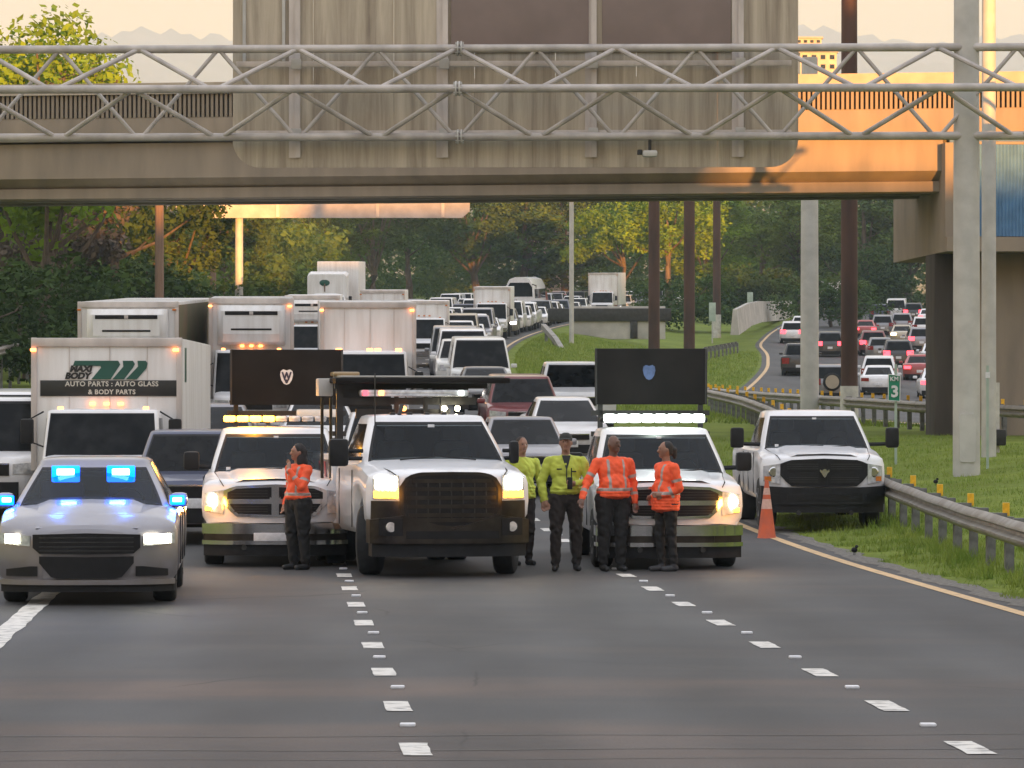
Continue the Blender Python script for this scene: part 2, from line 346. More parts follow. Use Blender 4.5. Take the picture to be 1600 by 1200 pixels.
M['gravel_edge'] = mat('gravel_edge', (.15, .14, .125), .9, 0, var=.4, scale=16, bump=.6)

YS = sorted(set([-160, -120, -80, -40, -20, 0]+[float(y) for y in np.arange(8, 130, 2.0)]+[float(y) for y in np.arange(130, 430, 4.0)]+[440, 460, 490, 520, 560, 600, 700, 900, 1300, 2000, 3500, 6000, 9000]))
def sheet(name, cols, mt, dz, parent=None, ys=None, kind=None):
    """cols: list of functions X(Y) with z(X,Y)"""
    vs, fs = [], []; nc_ = len(cols); ys = ys or YS
    for Y in ys:
        for (fx, fz) in cols: X = fx(Y); vs.append((X, Y, fz(X, Y)+dz))
    for j in range(len(ys)-1):
        for i in range(nc_-1): a = j*nc_+i; fs.append((a, a+1, a+nc_+1, a+nc_))
    me = bpy.data.meshes.new(name); me.from_pydata(vs, [], fs); me.materials.append(M[mt])
    me.polygons.foreach_set('use_smooth', [True]*len(fs))
    o = link(name, me, parent)
    if kind: o['kind'] = kind
    return o
cols = []
for d in (1400, 500, 200, 90, 50, 32, 22, 15, 10, 6, 3, 1.2): cols.append((lambda Y, d=d: X_main(B_L4-1.6, Y)-d, ground_z))
for bb in (B_L4-1.6, B_L4, B_L3, B_L2, B_L1, B_EDGE+.35): cols.append((lambda Y, bb=bb: X_main(bb, Y), lambda X, Y: z_main(Y)))
for k in (.05, .12, .2, .3, .4, .5, .6, .7, .8, .9): cols.append((lambda Y, k=k: (X_main(B_EDGE, Y)+.35)*(1-k)+(X_rl(Y)-.4)*k, ground_z))
cols += [(lambda Y: X_rl(Y)-.4, lambda X, Y: z_right(Y)), (lambda Y: X_rr(Y)+.4, lambda X, Y: z_right(Y))]
for d in (2, 6, 12, 25, 60, 200, 600, 1400): cols.append((lambda Y, d=d: X_rr(Y)+.4+d, ground_z))
sheet('ground', cols, 'grass_ground', -0.02, kind='structure')
ry = [y for y in YS if y <= 520]
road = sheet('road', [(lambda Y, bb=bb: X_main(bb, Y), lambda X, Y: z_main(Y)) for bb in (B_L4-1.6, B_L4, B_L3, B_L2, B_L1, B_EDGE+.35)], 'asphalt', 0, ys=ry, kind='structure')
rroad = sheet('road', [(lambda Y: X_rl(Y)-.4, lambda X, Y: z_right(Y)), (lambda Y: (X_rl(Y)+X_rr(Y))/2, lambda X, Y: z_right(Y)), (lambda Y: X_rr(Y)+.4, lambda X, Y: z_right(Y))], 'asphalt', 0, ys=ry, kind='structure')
def ribbon(name, fx, fz, w, y0, y1, mt, dz, parent, step=2.0, jag=0.0):
    ys = list(np.arange(y0, y1, step))+[y1]; vs, fs = [], []
    for Y in ys:
        X = fx(Y); j1, j2 = (rnd.uniform(-jag, jag) for _ in '12'); vs += [(X-w/2+j1, Y, fz(Y)+dz), (X+w/2+j2, Y, fz(Y)+dz)]
    for j in range(len(ys)-1): a = 2*j; fs.append((a, a+1, a+3, a+2))
    me = bpy.data.meshes.new(name); me.from_pydata(vs, [], fs); me.materials.append(M[mt]); return link(name, me, parent)
extr('girder', [(.20, 9.09), (.20, 7.66), (1.3, 7.62), (1.3, 9.09)], 9.02, 40, 'concrete') if 0 else None
pv_ = sheet('added_pavement', [(lambda Y, x=x: x, lambda X, Y: .012) for x in (-34, -16, 0, 16, 34)], 'asphalt', 0, ys=[-39, -20, -5, 8, 14], kind='structure')  # unseen asphalt added behind the camera so chrome reflects grey, not grass
ribbon('edge_line', lambda Y: X_main(B_EDGE, Y), z_main, .16, 15, 420, 'road_yellow', .006, road)
ribbon('gravel_strip', lambda Y: X_main(B_EDGE, Y)+.42, z_main, .35, 15, 140, 'gravel_edge', .004, road, .5, .09)
ribbon('edge_line', X_rl, z_right, .2, 60, 420, 'road_yellow', .006, rroad)
for bb in (B_L2, B_L1):
    k = 0
    while True:
        y0 = 21.6+3.5*k-.45; k += 1
        if y0 > 190: break
        if y0 > 70 and k % 2: continue
        yj = y0+rnd.uniform(-.08, .08)
        ribbon('lane_dash', lambda Y: X_main(bb, Y), z_main, .19, yj, yj+rnd.uniform(.88, 1.0), 'road_white', .006, road, .24, .006)
        if y0 < 60:
            mbk = MB(); ym = y0+2.2; mbk.rbox((X_main(bb, ym)+rnd.uniform(.0, .06), ym, z_main(ym)+.012), (.11, .1, .024), .01)
            mbk.build('lane_reflector', 'plate_white', road)
ribbon('lane_line', lambda Y: X_main(B_L3, Y), z_main, .24, 34.5, 48, 'road_white', .006, road, .5, .02)
for y0, w in ((26.1, .012), (25.05, .012), (24.4, .009)):
    vs = []; xs = np.arange(-6.2, 6.4, .25)
    for x in xs:
        yy = y0+.035*x+.05*math.sin(x*1.7+y0); vs += [(x, yy-w, .005), (x, yy+w, .005)]
    me = bpy.data.meshes.new('road_joint'); me.from_pydata(vs, [], [(2*i, 2*i+1, 2*i+3, 2*i+2) for i in range(len(xs)-1)]); me.materials.append(M['tar']); link('road_joint', me, road)

# ------------------------------------------------------------------ hills beyond
M['hill_green'] = mat('hill_green', (.09, .12, .07), .95, 0, scale=.004, col2=(.22, .21, .15), detail=12)
px_r = [-4000, -1500, -200, 0, 60, 120, 180, 230, 270, 310, 360, 500, 900, 1200, 1260, 1330, 1420, 1500, 1600, 1900, 3000, 6000]
py_r = [220, 150, 90, 78, 70, 62, 48, 42, 47, 60, 66, 70, 80, 60, 42, 50, 62, 68, 60, 90, 150, 240]
hv, hf = [], []; hxs = np.linspace(-3000, 3000, 260); hys = np.concatenate([np.linspace(1500, 8400, 30), np.linspace(8600, 9500, 10)])
for Y in hys:
    for X in hxs:
        top = (621-np.interp(800+X*6/9, px_r, py_r))/6000*9000+CAM_H
        u = min(1, (Y-1500)/7500.0); z = 13+(top-13)*(u**1.5) if Y <= 9000 else top-(Y-9000)*.25
        z += (22*math.sin(X*.0103+Y*.0037)*math.sin(Y*.0057+1)+12*math.sin(X*.028+2)*math.sin(Y*.017))*min(1, u*2)*(1 if Y < 8100 else .4)+(6*math.sin(X*.07)+4*math.sin(X*.157+1)+3*math.sin(X*.39))*u
        hv.append((X, Y, z if Y > 1501 else 8))
nh = len(hxs)
for j in range(len(hys)-1):
    for i in range(nh-1): a = j*nh+i; hf.append((a, a+1, a+nh+1, a+nh))
hl = link('hills', np_mesh('hills', hv, hf, 'hill_green', True)); hl['kind'] = 'structure'
kv, kf = [], []
for j in range(41):
    for i in range(41):
        X, Y = 72+(i-20)*14, 960+(j-20)*16; d = math.hypot((X-72)/210.0, (Y-960)/250.0); kv.append((X, Y, 10+66*max(0, math.cos(min(1, d)*math.pi/2))**.8+1.5*math.sin(X*.2)*math.sin(Y*.13) if d < 1 else 9))
for j in range(40):
    for i in range(40): a = j*41+i; kf.append((a, a+1, a+42, a+41))
kn_ = link('hills', np_mesh('hills', kv, kf, 'hill_green', True)); kn_['kind'] = 'structure'

# ------------------------------------------------------------------ overpass
M['concrete'] = mat('concrete', (.30, .24, .18), .85, 0, scale=1.1, col2=(.205, .168, .13), bump=.1, detail=10, stretch=(1.6, 1, .35), thr=(.3, .7))
M['concrete_dark'] = mat('concrete_dark', (.20, .17, .14), .88, 0, var=.2, scale=1.2, bump=.1)
M['slot_shade'] = mat('slot_shade', (.045, .036, .03), .9, 0, var=.3, scale=3)  # shade of the parapet slots put into the colour behind the balusters
M['coping'] = mat('coping', (.43, .36, .29), .85, 0, var=.12, scale=2, bump=.1)
M['blue_cladding'] = mat('blue_cladding', (.10, .21, .36), .6, 0, var=.12, scale=3)
RZ_ = math.atan(DIR)
BR = math.atan2(-4.0, 25.0)     # far side swings away to the left
op = thing('overpass', 'long grey concrete road overpass with slotted parapet spanning the whole motorway', 'overpass', (11.1, 99.0, 0), BR)
def bx(name, x0, x1, y0, y1, z0, z1, m, par=op, r=.02):
    return MB().rbox(((x0+x1)/2, (y0+y1)/2, (z0+z1)/2), (x1-x0, y1-y0, z1-z0), r).build(name, m, par)
XL_ = -40.0
def extr(name, prof, x0, x1, m, par=op):
    return MB().prism(prof, lambda u, v, w: (x0+w, u, v), x1-x0).build(name, m, par, 30)
# main girder: deck edge, web, lower ledge, bottom flange
extr('girder', [(.20, 9.09), (.20, 8.16), (.62, 7.92), (.50, 7.90), (.50, 7.64), (.56, 7.62), (1.3, 7.62), (1.3, 9.09)], XL_, 0, 'concrete')
extr('deck_edge', [(.0, 9.14), (.0, 9.40), (.06, 9.76), (4.3, 9.76), (4.3, 9.4), (1.31, 9.11)], XL_, 40, 'concrete')
for k in range(1, 3):
    y = k*1.75; extr('girder', [(y, 9.2), (y, 7.62), (y+.5, 7.62), (y+.5, 9.2)], XL_, 0, 'concrete_dark')
extr('coping', [(-.03, 10.38), (-.03, 10.68), (.30, 10.68), (.30, 10.38)], XL_, 40, 'coping')
bal = MB().box((0, .14, 10.07), (.07, .2, .62)).mesh('baluster', 'concrete', 0)
for i in range(296):
    o = link('baluster', bal, op); o.location.x = -26.2+i*.125
extr('parapet_wall', [(.05, 9.762), (.05, 10.38), (.25, 10.38), (.25, 9.762)], XL_, -26.25, 'concrete')
extr('parapet_wall', [(4.0, 9.762), (4.0, 10.66), (4.3, 10.66), (4.3, 9.762)], XL_, 40, 'concrete')
extr('slot_shade_sheet', [(.19, 9.762), (.19, 10.379), (.29, 10.379), (.29, 9.762)], -26.25, 40, 'slot_shade')
# pier cap and wall at the end of the span
cap_ = extr('pier_cap', [(-.6, 6.05), (-.6, 6.42), (-.35, 6.42), (-.35, 8.85), (7.9, 8.85), (7.9, 6.05)], .01, 9, 'concrete'); cap_.rotation_euler.z = RZ_-BR
mbk = MB()
for i in range(90):
    x = .75+i*.09; mbk.add([(x, -.42, 6.44), (x+.045, -.46, 6.44), (x+.09, -.42, 6.44), (x, -.42, 8.8), (x+.045, -.46, 8.8), (x+.09, -.42, 8.8)], [(0, 1, 4, 3), (1, 2, 5, 4)])
mbk.build('cladding', 'blue_cladding', op, 0).rotation_euler.z = RZ_-BR
M['dark_column'] = mat('dark_column', (.045, .037, .031), .9, 0, scale=1.5, col2=(.07, .058, .048), stretch=(2, 2, .3))
bx('column', .0, .60, 1.2, 2.6, -.8, 6.046, 'dark_column', r=.04).rotation_euler.z = RZ_-BR  # near-black box standing against the left side of the pier wall
bx('cladding_trim', .6, 9, -.44, -.36, 8.8, 8.88, 'concrete').rotation_euler.z = RZ_-BR
bx('pier_wall', .62, 6.2, .9, 6.2, -.8, 6.047, 'concrete', r=.03).rotation_euler.z = RZ_-BR


extr('girder', [(.20, 9.09), (.20, 8.16), (.62, 7.92), (.50, 7.64), (1.3, 7.62), (1.3, 9.09)], 9.05, 40, 'concrete')
extr('parapet_wall', [(.05, 9.762), (.05, 10.38), (.185, 10.38), (.185, 9.762)], 10.9, 40, 'concrete')
# ------------------------------------------------------------------ sign gantry (three-chord tube truss)
gr = thing('sign_gantry', 'three-chord steel tube truss carrying a road sign over the motorway', 'gantry', (0, 77, 0), R(-1.6))
ZT, ZM, ZB = 9.30, 8.42, 7.53; YM = -.95; TP = 3.2; T0 = -9.1
MB().cyl((-24, 0, ZT), (13.4, 0, ZT), .083, n=14).build('chord', 'truss_paint', gr)
MB().cyl((-24, YM, ZM), (13.4, YM, ZM), .083, n=14).build('chord', 'truss_paint', gr)
MB().cyl((-24, 0, ZB), (13.4, 0, ZB), .083, n=14).build('chord', 'truss_paint', gr)
k = -5
while T0+k*TP < 10.5:
    a = T0+k*TP; h = TP/2; lo = -23.5
    for p, q, rr in (((a+h, 0, ZT), (a+.07, YM, ZM), .05), ((a+h, 0, ZT), (a+TP-.07, YM, ZM), .05), ((a+h, YM, ZM), (a+.07, 0, ZB), .05), ((a+h, YM, ZM), (a+TP-.07, 0, ZB), .05),
                     ((a, 0, ZT), (a+h-.06, 0, ZB), .042), ((a+TP, 0, ZT), (a+h+.06, 0, ZB), .042)):
        MB().cyl(p, q, rr, n=9).build('brace', 'truss_paint', gr)
    k += 1
for zc, yc in ((ZT, 0), (ZM, YM), (ZB, 0)):
    for x in (-1.05, -14.2):
        f = MB()
        for d in (-.035, .035): f.cyl((x+d-.014, yc, zc), (x+d+.014, yc, zc), .15, n=18)
        for j in range(8):
            t_ = j*math.pi/4; f.cyl((x-.085, yc+.12*math.cos(t_), zc+.12*math.sin(t_)), (x+.085, yc+.12*math.cos(t_), zc+.12*math.sin(t_)), .014, n=6)
        f.build('flange', 'galv', gr)
pz = ground_z(9.1, 77)
po = MB().cyl((9.1, .15, pz-.3), (9.1, .15, 11.5), .275, .25, 28).build('post', 'galv', gr)
MB().prism([(-.13, 0), (.13, 0), (.16, .05), (.16, .9), (.13, .97), (-.13, .97), (-.16, .9), (-.16, .05)], lambda u, v, w: (9.1+u, -.15+.25*u*u*2.2+w, pz+.25+v), .06).build('hand_hole_cover', 'galv', po)
MB().cyl((-20.5, .15, -.5), (-20.5, .15, 11.5), .275, .25, 24).build('post', 'galv', gr)
cm = thing('traffic_camera', 'small grey camera box hanging under the lower truss tube', 'camera', (2.76, 76.9, 7.15))
MB().rbox((0, 0, .03), (.3, .3, .13), .05).build('housing', 'galv', cm); MB().cyl((0, 0, .08), (0, 0, .31), .03).build('bracket', 'dark_steel', cm); MB().rbox((-.2, 0, .06), (.1, .2, .1), .02).build('lens_hood', 'dark_steel', cm)

# the sign seen from behind
mm, n, l, b = new_mat('sign_back'); t = n.new('ShaderNodeTexCoord')
mp = n.new('ShaderNodeMapping'); mp.inputs['Scale'].default_value = (3.0, 1, .16); l.new(t.outputs['Object'], mp.inputs[0])
nz = n.new('ShaderNodeTexNoise'); nz.inputs['Scale'].default_value = 1.1; nz.inputs['Detail'].default_value = 12; nz.inputs['Roughness'].default_value = .68; nz.inputs['Distortion'].default_value = .4; l.new(mp.outputs[0], nz.inputs['Vector'])
rp = n.new('ShaderNodeValToRGB'); l.new(nz.outputs['Fac'], rp.inputs[0])
rp.color_ramp.elements[0].position = .3; rp.color_ramp.elements[0].color = (.20, .16, .12, 1); rp.color_ramp.elements[1].position = .7; rp.color_ramp.elements[1].color = (.54, .47, .37, 1); q = rp.color_ramp.elements.new(.5); q.color = (.39, .335, .26, 1)
l.new(rp.outputs[0], b.inputs['Base Color']); b.inputs['Roughness'].default_value = .55; b.inputs['Metallic'].default_value = .15; M['sign_back'] = mm
M['sign_brown'] = mat('sign_brown', (.20, .15, .135), .6, 0, var=.08, scale=1.5)
M['bar_alu'] = mat('bar_alu', (.52, .47, .44), .5, .15, var=.15, scale=3, stretch=(1, 1, .3))
def road_sign(loc, rz, x0, x1, z0, z1, rad, npan, label):
    s = thing('road_sign', label, 'sign', loc, rz)
    # one panel sheet per extruded section, the outer ones with rounded lower corners
    w = (x1-x0)/npan
    for i in range(npan):
        a, c = x0+i*w+.004, x0+(i+1)*w-.004; o = []
        if i == 0: o += [(a+rad-rad*math.cos(t_), z0+rad-rad*math.sin(t_)) for t_ in np.linspace(0, math.pi/2, 9)]
        else: o += [(a, z0)]
        if i == npan-1: o += [(c-rad+rad*math.sin(t_), z0+rad-rad*math.cos(t_)) for t_ in np.linspace(0, math.pi/2, 9)]
        else: o += [(c, z0)]
        o += [(c, z1), (a, z1)]
        MB().prism(o, lambda u, v, w_: (u, w_+.0015*(i % 2), v), .05).build('panel', 'sign_back', s, 30)
    return s
sg = road_sign((0, 77.62, 0), R(-1.6), -5.66, 5.78, 6.95, 11.6, .55, 7, 'huge weathered aluminium road sign seen from behind hanging on the truss')
for px in (460, 692, 925, 1155):
    x = (px-800)/77.6
    st = MB().box((x+.05, -.09, 9.4), (.1, .012, 4.5)).box((x-.07, -.02, 9.4), (.13, .012, 4.5)).box((x-.005, -.055, 9.4), (.012, .07, 4.5)).build('stiffener', 'bar_alu', sg)
for z in (9.03, 7.63): MB().rbox((0.03, -.2, z), (11.2, .06, .11), .01).build('cross_bar', 'bar_alu', sg)
for px in (460, 692, 925, 1155):
    for z in (9.03, 7.63): MB().rbox(((px-800)/77.6+.03, -.245, z), (.2, .03, .2), .01).build('clamp', 'galv', sg)
for x in (-5.42, -4.62): MB().box((x, -.04, 10.4), (.06, .07, 2.6)).build('angle_bar', 'galv', sg)
for x0, x1 in ((-1.23, 1.55), (1.82, 4.42)): MB().rbox(((x0+x1)/2, -.028, 10.4), (x1-x0, .05, 2.26), .006).build('brown_panel', 'sign_brown', sg)

M['sign_far'] = mat('sign_far', (.38, .36, .37), .5, .1, var=.15, scale=1.5)
s2 = thing('road_sign', 'pale overhead sign far beyond the overpass showing only its lower edge', 'sign', (0, 200, 0))
MB().prism([(-18.0, 11.85), (-17.6, 11.65), (-2.6, 11.65), (-2.2, 12.0), (-2.2, 15), (-18.0, 15)], lambda u, v, w: (u, w, v), .08).build('panel', 'sign_far', s2)
MB().cyl((-14.25, .5, z_main(200)-1), (-14.25, .5, 15.5), .22, .2, 14).build('post', 'galv', s2)
for x in (-17, -12.2, -7, -3.6): MB().box((x, -.06, 13.2), (.16, .05, 3)).build('stiffener', 'bar_alu', s2)

# ------------------------------------------------------------------ poles
M['pole_brown'] = mat('pole_brown', (.055, .032, .026), .75, .2, scale=2, col2=(.10, .05, .035), stretch=(1, 1, .2), bump=.1)
M['wood'] = mat('wood', (.22, .14, .095), .9, 0, scale=3, col2=(.14, .09, .065), stretch=(3, 3, .2), bump=.2)
M['white_base'] = mat('white_base', (.52, .50, .46), .8, 0, var=.15, scale=4)
def pole(name, label, px, Y, dia, top, m, base=0, cat='pole', zoff=None):
    X = (px-800)*Y/6000; z = ground_z(X, Y) if zoff is None else zoff
    p = thing(name, label, cat, (X, Y, z))
    MB().cyl((0, 0, (base+.002) if base else -.4), (0, 0, top), dia/2, dia*.43, 18).build('shaft', m, p)
    if base: MB().cyl((0, 0, -.4), (0, 0, base), dia*.54, dia*.54, 18).build('painted_base', 'white_base', p)
    return p
pole('utility_pole', 'tall dark brown steel pole with white painted base rising above the overpass', 1327, 118, .52, 30, 'pole_brown', .9, zoff=1.75)
pole('utility_pole', 'thick pale grey round pole between the ramp traffic and the brown pole', 1265, 122, .60, 11.5, 'galv', zoff=1.6)
pole('utility_pole', 'dark brown steel pole on the grass median, the one next to the lamp post', 1022, 200, .60, 28, 'pole_brown', 1.0)
pole('utility_pole', 'dark brown steel pole on the grass median between its twin and the slim far pole', 1077, 196, .58, 28, 'pole_brown', 1.0)
pole('utility_pole', 'slim far brown pole with white painted base by the curved barrier', 1120, 300, .62, 26, 'pole_brown', 1.8)
up = pole('utility_pole', 'wooden utility pole with crossarm and wires in front of dark trees', 249, 170, .42, 11.2, 'wood')
MB().rbox((0, -.2, 9.0), (1.9, .12, .14), .02).build('crossarm', 'wood', up)
for x in (-.85, -.35, .35, .85): MB().cyl((x, -.2, 9.07), (x, -.2, 9.25), .05, .03, 8).build('insulator', 'galv', up)
for k in range(5):
    x0 = -.8+.4*k; pts = [(x0-i*.9, -.2+i*2.2, 9.2-.09*i*(8-i)*.35-.06*i*k*.2) for i in range(9)]
    MB().tube(pts, .022, 5).build('wire', 'galv', up)
pole('utility_pole', 'wooden utility pole standing under the far overhead sign', 333, 238, .40, 12.5, 'wood')
lp = pole('lamp_post', 'slender pale grey lamp post at the edge of the grass median', 893, 240, .30, 16, 'galv', cat='lamp post')
MB().tube([(0, 0, 15.6), (-.6, 0, 16.4), (-2.2, 0, 16.8)], .07, 8).build('arm', 'galv', lp); MB().rbox((-2.5, 0, 16.8), (.8, .3, .14), .05).build('lamp_head', 'galv', lp)
pl = pole('lamp_post', 'slim grey steel post just behind the gantry post', 1545, 84, .33, 16, 'galv', cat='lamp post')
MB().tube([(0, 0, 15.8), (.5, 0, 16.5), (2.2, 0, 16.9)], .07, 8).build('arm', 'galv', pl); MB().rbox((2.5, 0, 16.9), (.8, .3, .14), .05).build('lamp_head', 'galv', pl)
gx, gy = (1543-800)*79/6000, 79; gp = thing('marker_post', 'thin pale green post beside the gantry post behind the guardrail', 'post', (gx, gy, ground_z(gx, gy)))
M['pale_green'] = mat('pale_green', (.34, .42, .36), .6)
MB().box((0, 0, 1.0), (.05, .05, 2.2)).build('channel', 'pale_green', gp); MB().box((0, -.03, 1.9), (.09, .012, .12)).build('tag_plate', 'plate_white', gp)
wx, wy = (1560-800)*86/6000, 86; wp = thing('meter_box', 'white board with a small dark box in front of the pier wall', 'utility box', (wx, wy, ground_z(wx, wy)))
MB().box((-.05, .05, .75), (.16, .05, 1.6)).build('board', 'white_base', wp); MB().rbox((.02, -.06, .32), (.28, .18, .36), .04).build('box', 'dark_steel', wp)

# ------------------------------------------------------------------ guardrails
M['rail'] = mat('rail', (.29, .275, .25), .6, .3, scale=3, col2=(.20, .18, .155), bump=.05)
M['rail_post'] = mat('rail_post', (.15, .15, .145), .7, .2, var=.35, scale=5)
M['yellow_refl'] = mat('yellow_refl', (.78, .42, .02), .4, 0, var=.12, scale=20)
def guardrail(label, pts, zf, spacing=1.9, face=-1, refl=3, posts=True, h=.75, thrie=False):
    P = [Vector((x, y)) for x, y in pts]; seg = [(P[i+1]-P[i]).length for i in range(len(P)-1)]; tot = sum(seg)
    def at(d):
        for i, sg_ in enumerate(seg):
            if d <= sg_ or i == len(seg)-1:
                u = P[i].lerp(P[i+1], d/sg_); t_ = (P[i+1]-P[i]).normalized(); return u, t_
            d -= sg_
    g = thing('guardrail', label, 'guardrail', (P[0].x, P[0].y, zf(P[0].x, P[0].y))); L0 = g.location.copy()
    prof = [(.0, -.155), (.045, -.12), (.08, -.09), (.08, -.06), (.0, -.02), (.0, .02), (.08, .06), (.08, .09), (.045, .12), (.0, .155)]
    rings = []; nseg = max(2, int(tot/1.0))
    for i in range(nseg+1):
        u, t_ = at(tot*i/nseg); nrm = Vector((t_.y, -t_.x))*(1 if face > 0 else -1)
        z = zf(u.x, u.y)+h-.155+.004*math.sin(i*1.3)
        ring = [(u.x+nrm.x*a-L0.x, u.y+nrm.y*a-L0.y, z+c-L0.z) for a, c in prof]+[(u.x+nrm.x*(a-.012)-L0.x, u.y+nrm.y*(a-.012)-L0.y, z+c-L0.z) for a, c in reversed(prof)]
        rings.append(ring)
    MB().loft(rings).build('rail', 'rail', g, 50)
    pm = MB().box((0, 0, -.12), (.15, .11, 1.66)).mesh('post', 'rail_post', 0); bm_ = MB().box((0, 0, 0), (.15, .16, .34)).mesh('blockout', 'rail_post', 0); rm = MB().rbox((0, 0, 0), (.09, .03, .17), .008).mesh('reflector', 'yellow_refl', 0)
    npost = int(tot/spacing)
    for i in range(npost+1):
        u, t_ = at(min(tot, i*spacing)); nrm = Vector((t_.y, -t_.x))*(1 if face > 0 else -1); rz = math.atan2(t_.y, t_.x); z = zf(u.x, u.y)
        if posts:
            o = link('post', pm, g); o.location = (u.x-nrm.x*.2-L0.x, u.y-nrm.y*.2-L0.y, z-L0.z); o.rotation_euler.z = rz+R(rnd.uniform(-3, 3)); o.location.z += rnd.uniform(-.03, .01)
            o = link('blockout', bm_, g); o.location = (u.x-nrm.x*.085-L0.x, u.y-nrm.y*.085-L0.y, z+h-.155-L0.z); o.rotation_euler.z = rz
        if refl and i % refl == 0:
            o = link('reflector', rm, g); o.location = (u.x-nrm.x*.16-L0.x, u.y-nrm.y*.16-L0.y, z+h+.06-L0.z)
    return g
gz = lambda x, y: ground_z(x, y)
guardrail('long weathered guardrail with yellow reflectors beside the grass verge', [(6.17, 34), (6.17, 68), (6.45, 84), (6.8, 100), (6.8, 114), (6.5, 130)], gz, 1.9, -1, 2)
guardrail('guardrail with rusty reflectors across the gore beneath the overpass, behind the parked pickup', [(15.4, 84), (13.2, 95), (11.2, 106), (9.9, 122), (8.9, 138), (7.6, 152)], gz, 1.9, -1, 1, h=.8)
guardrail('short grey guardrail on the bank by the trees at the road edge', [(-17.2, 118), (-18.6, 150)], lambda x, y: ground_z(x, y)+.9, 3.8, 1, 0)
ge = thing('guardrail', 'loose crooked rail end lying on the grass median beside the queue', 'guardrail', (2.0, 225, 5.35))
MB().loft([[(x-.15, y, z-.14), (x+.15, y, z-.14), (x+.15, y, z+.18), (x-.15, y, z+.18)] for x, y, z in ((.95, 0, -.35), (.6, 4, .35), (0.2, 9, .95), (-.05, 14, 1.35))]).build('rail', 'rail', ge)
for x, y, z in ((.5, 5, .3), (.1, 11, .8)): MB().box((x, y, z-.3), (.2, .2, 1.3)).build('post', 'rail_post', ge)
# curved pale barrier on the far road and the dark parapet in the median
M['barrier'] = mat('barrier', (.42, .40, .37), .8, 0, var=.2, scale=.8, bump=.1)
bw = thing('barrier', 'curved pale concrete barrier where the far road bends away', 'barrier', (0, 0, 0))
pts = [(1120, 500, 255), (1148, 512, 262), (1158, 506, 275), (1168, 499, 295), (1185, 494, 320), (1215, 492, 350), (1235, 490, 372)]
rings = []
for px, py, Y in pts:
    s_ = 6000/Y; X = (px-800)/s_; z = CAM_H+(621-py)/s_; h = 1.25
    rings.append([(X-.3, Y, z-.5), (X+.3, Y, z-.5), (X+.13, Y, z+h), (X-.13, Y, z+h)])
MB().loft(rings[1:]).build('wall', 'barrier', bw)
gw = guardrail('ragged rail edge along the verge leading to the curved barrier', [(10.6, 222), (12.1, 242), (15.0, 258)], gz, 2.0, -1, 0)
mb_ = thing('median_wall', 'low concrete wall with dark soot-stained parapet behind the grass median', 'wall', (6.2, 268, ground_z(6.2, 268)))
MB().rbox((1.2, 0, 1.0), (6.6, .4, 2.3), .04).build('wall', 'barrier', mb_); MB().rbox((.6, -.05, 1.55), (8.6, .7, .9), .05).build('parapet', 'dark_steel', mb_); MB().rbox((2.3, -.3, .5), (.5, .3, 1.2), .03).build('buttress', 'dark_steel', mb_)
for px, Y, lab in ((1113, 285, 'pale green marker sign facing away on the far verge'), (1172, 330, 'pale green marker sign above the curved barrier')):
    X = (px-800)*Y/6000; t_ = thing('marker_sign', lab, 'sign', (X, Y, ground_z(X, Y))); MB().cyl((0, 0, -.3), (0, 0, 2.6), .05).build('post', 'galv', t_); MB().rbox((0, -.06, 2.3), (.5, .03, 1.4), .02).build('plate', 'pale_green', t_)

# kilometre sign
M['sign_green'] = mat('sign_green', (.008, .22, .13), .4, 0, var=.08, scale=10)
kx, ky = (1397-800)*83/6000, 83.0
ks = thing('distance_sign', 'small green distance sign with a white 3 on a thin post', 'sign', (kx, ky, ground_z(kx, ky)))
MB().box((.04, .03, .9), (.055, .04, 2.5)).build('post', 'pale_green', ks)
zc_ = CAM_H+(621-606)/72.3-ks.location.z
MB().prism([(-.14, -.28), (.13, -.30), (.14, .27), (-.13, .30)], lambda u, v, w: (u, -.02+w+.1*u, zc_+v), .02).build('plate', 'sign_green', ks)
for a, c in (((-.14, -.28), (.13, -.30)), ((.13, -.30), (.14, .27)), ((.14, .27), (-.13, .30)), ((-.13, .30), (-.14, -.28))):
    MB().cyl((a[0]*.94, -.03+.1*a[0], zc_+a[1]*.97), (c[0]*.94, -.03+.1*c[0], zc_+c[1]*.97), .009, n=5).build('border', 'plate_white', ks)
lettering('numeral', '3', .34, 'plate_white', ks, (.01, -.045, zc_-.09), .012)
lettering('lettering', 'KM', .13, 'plate_white', ks, (0, -.045, zc_+.19), .004)
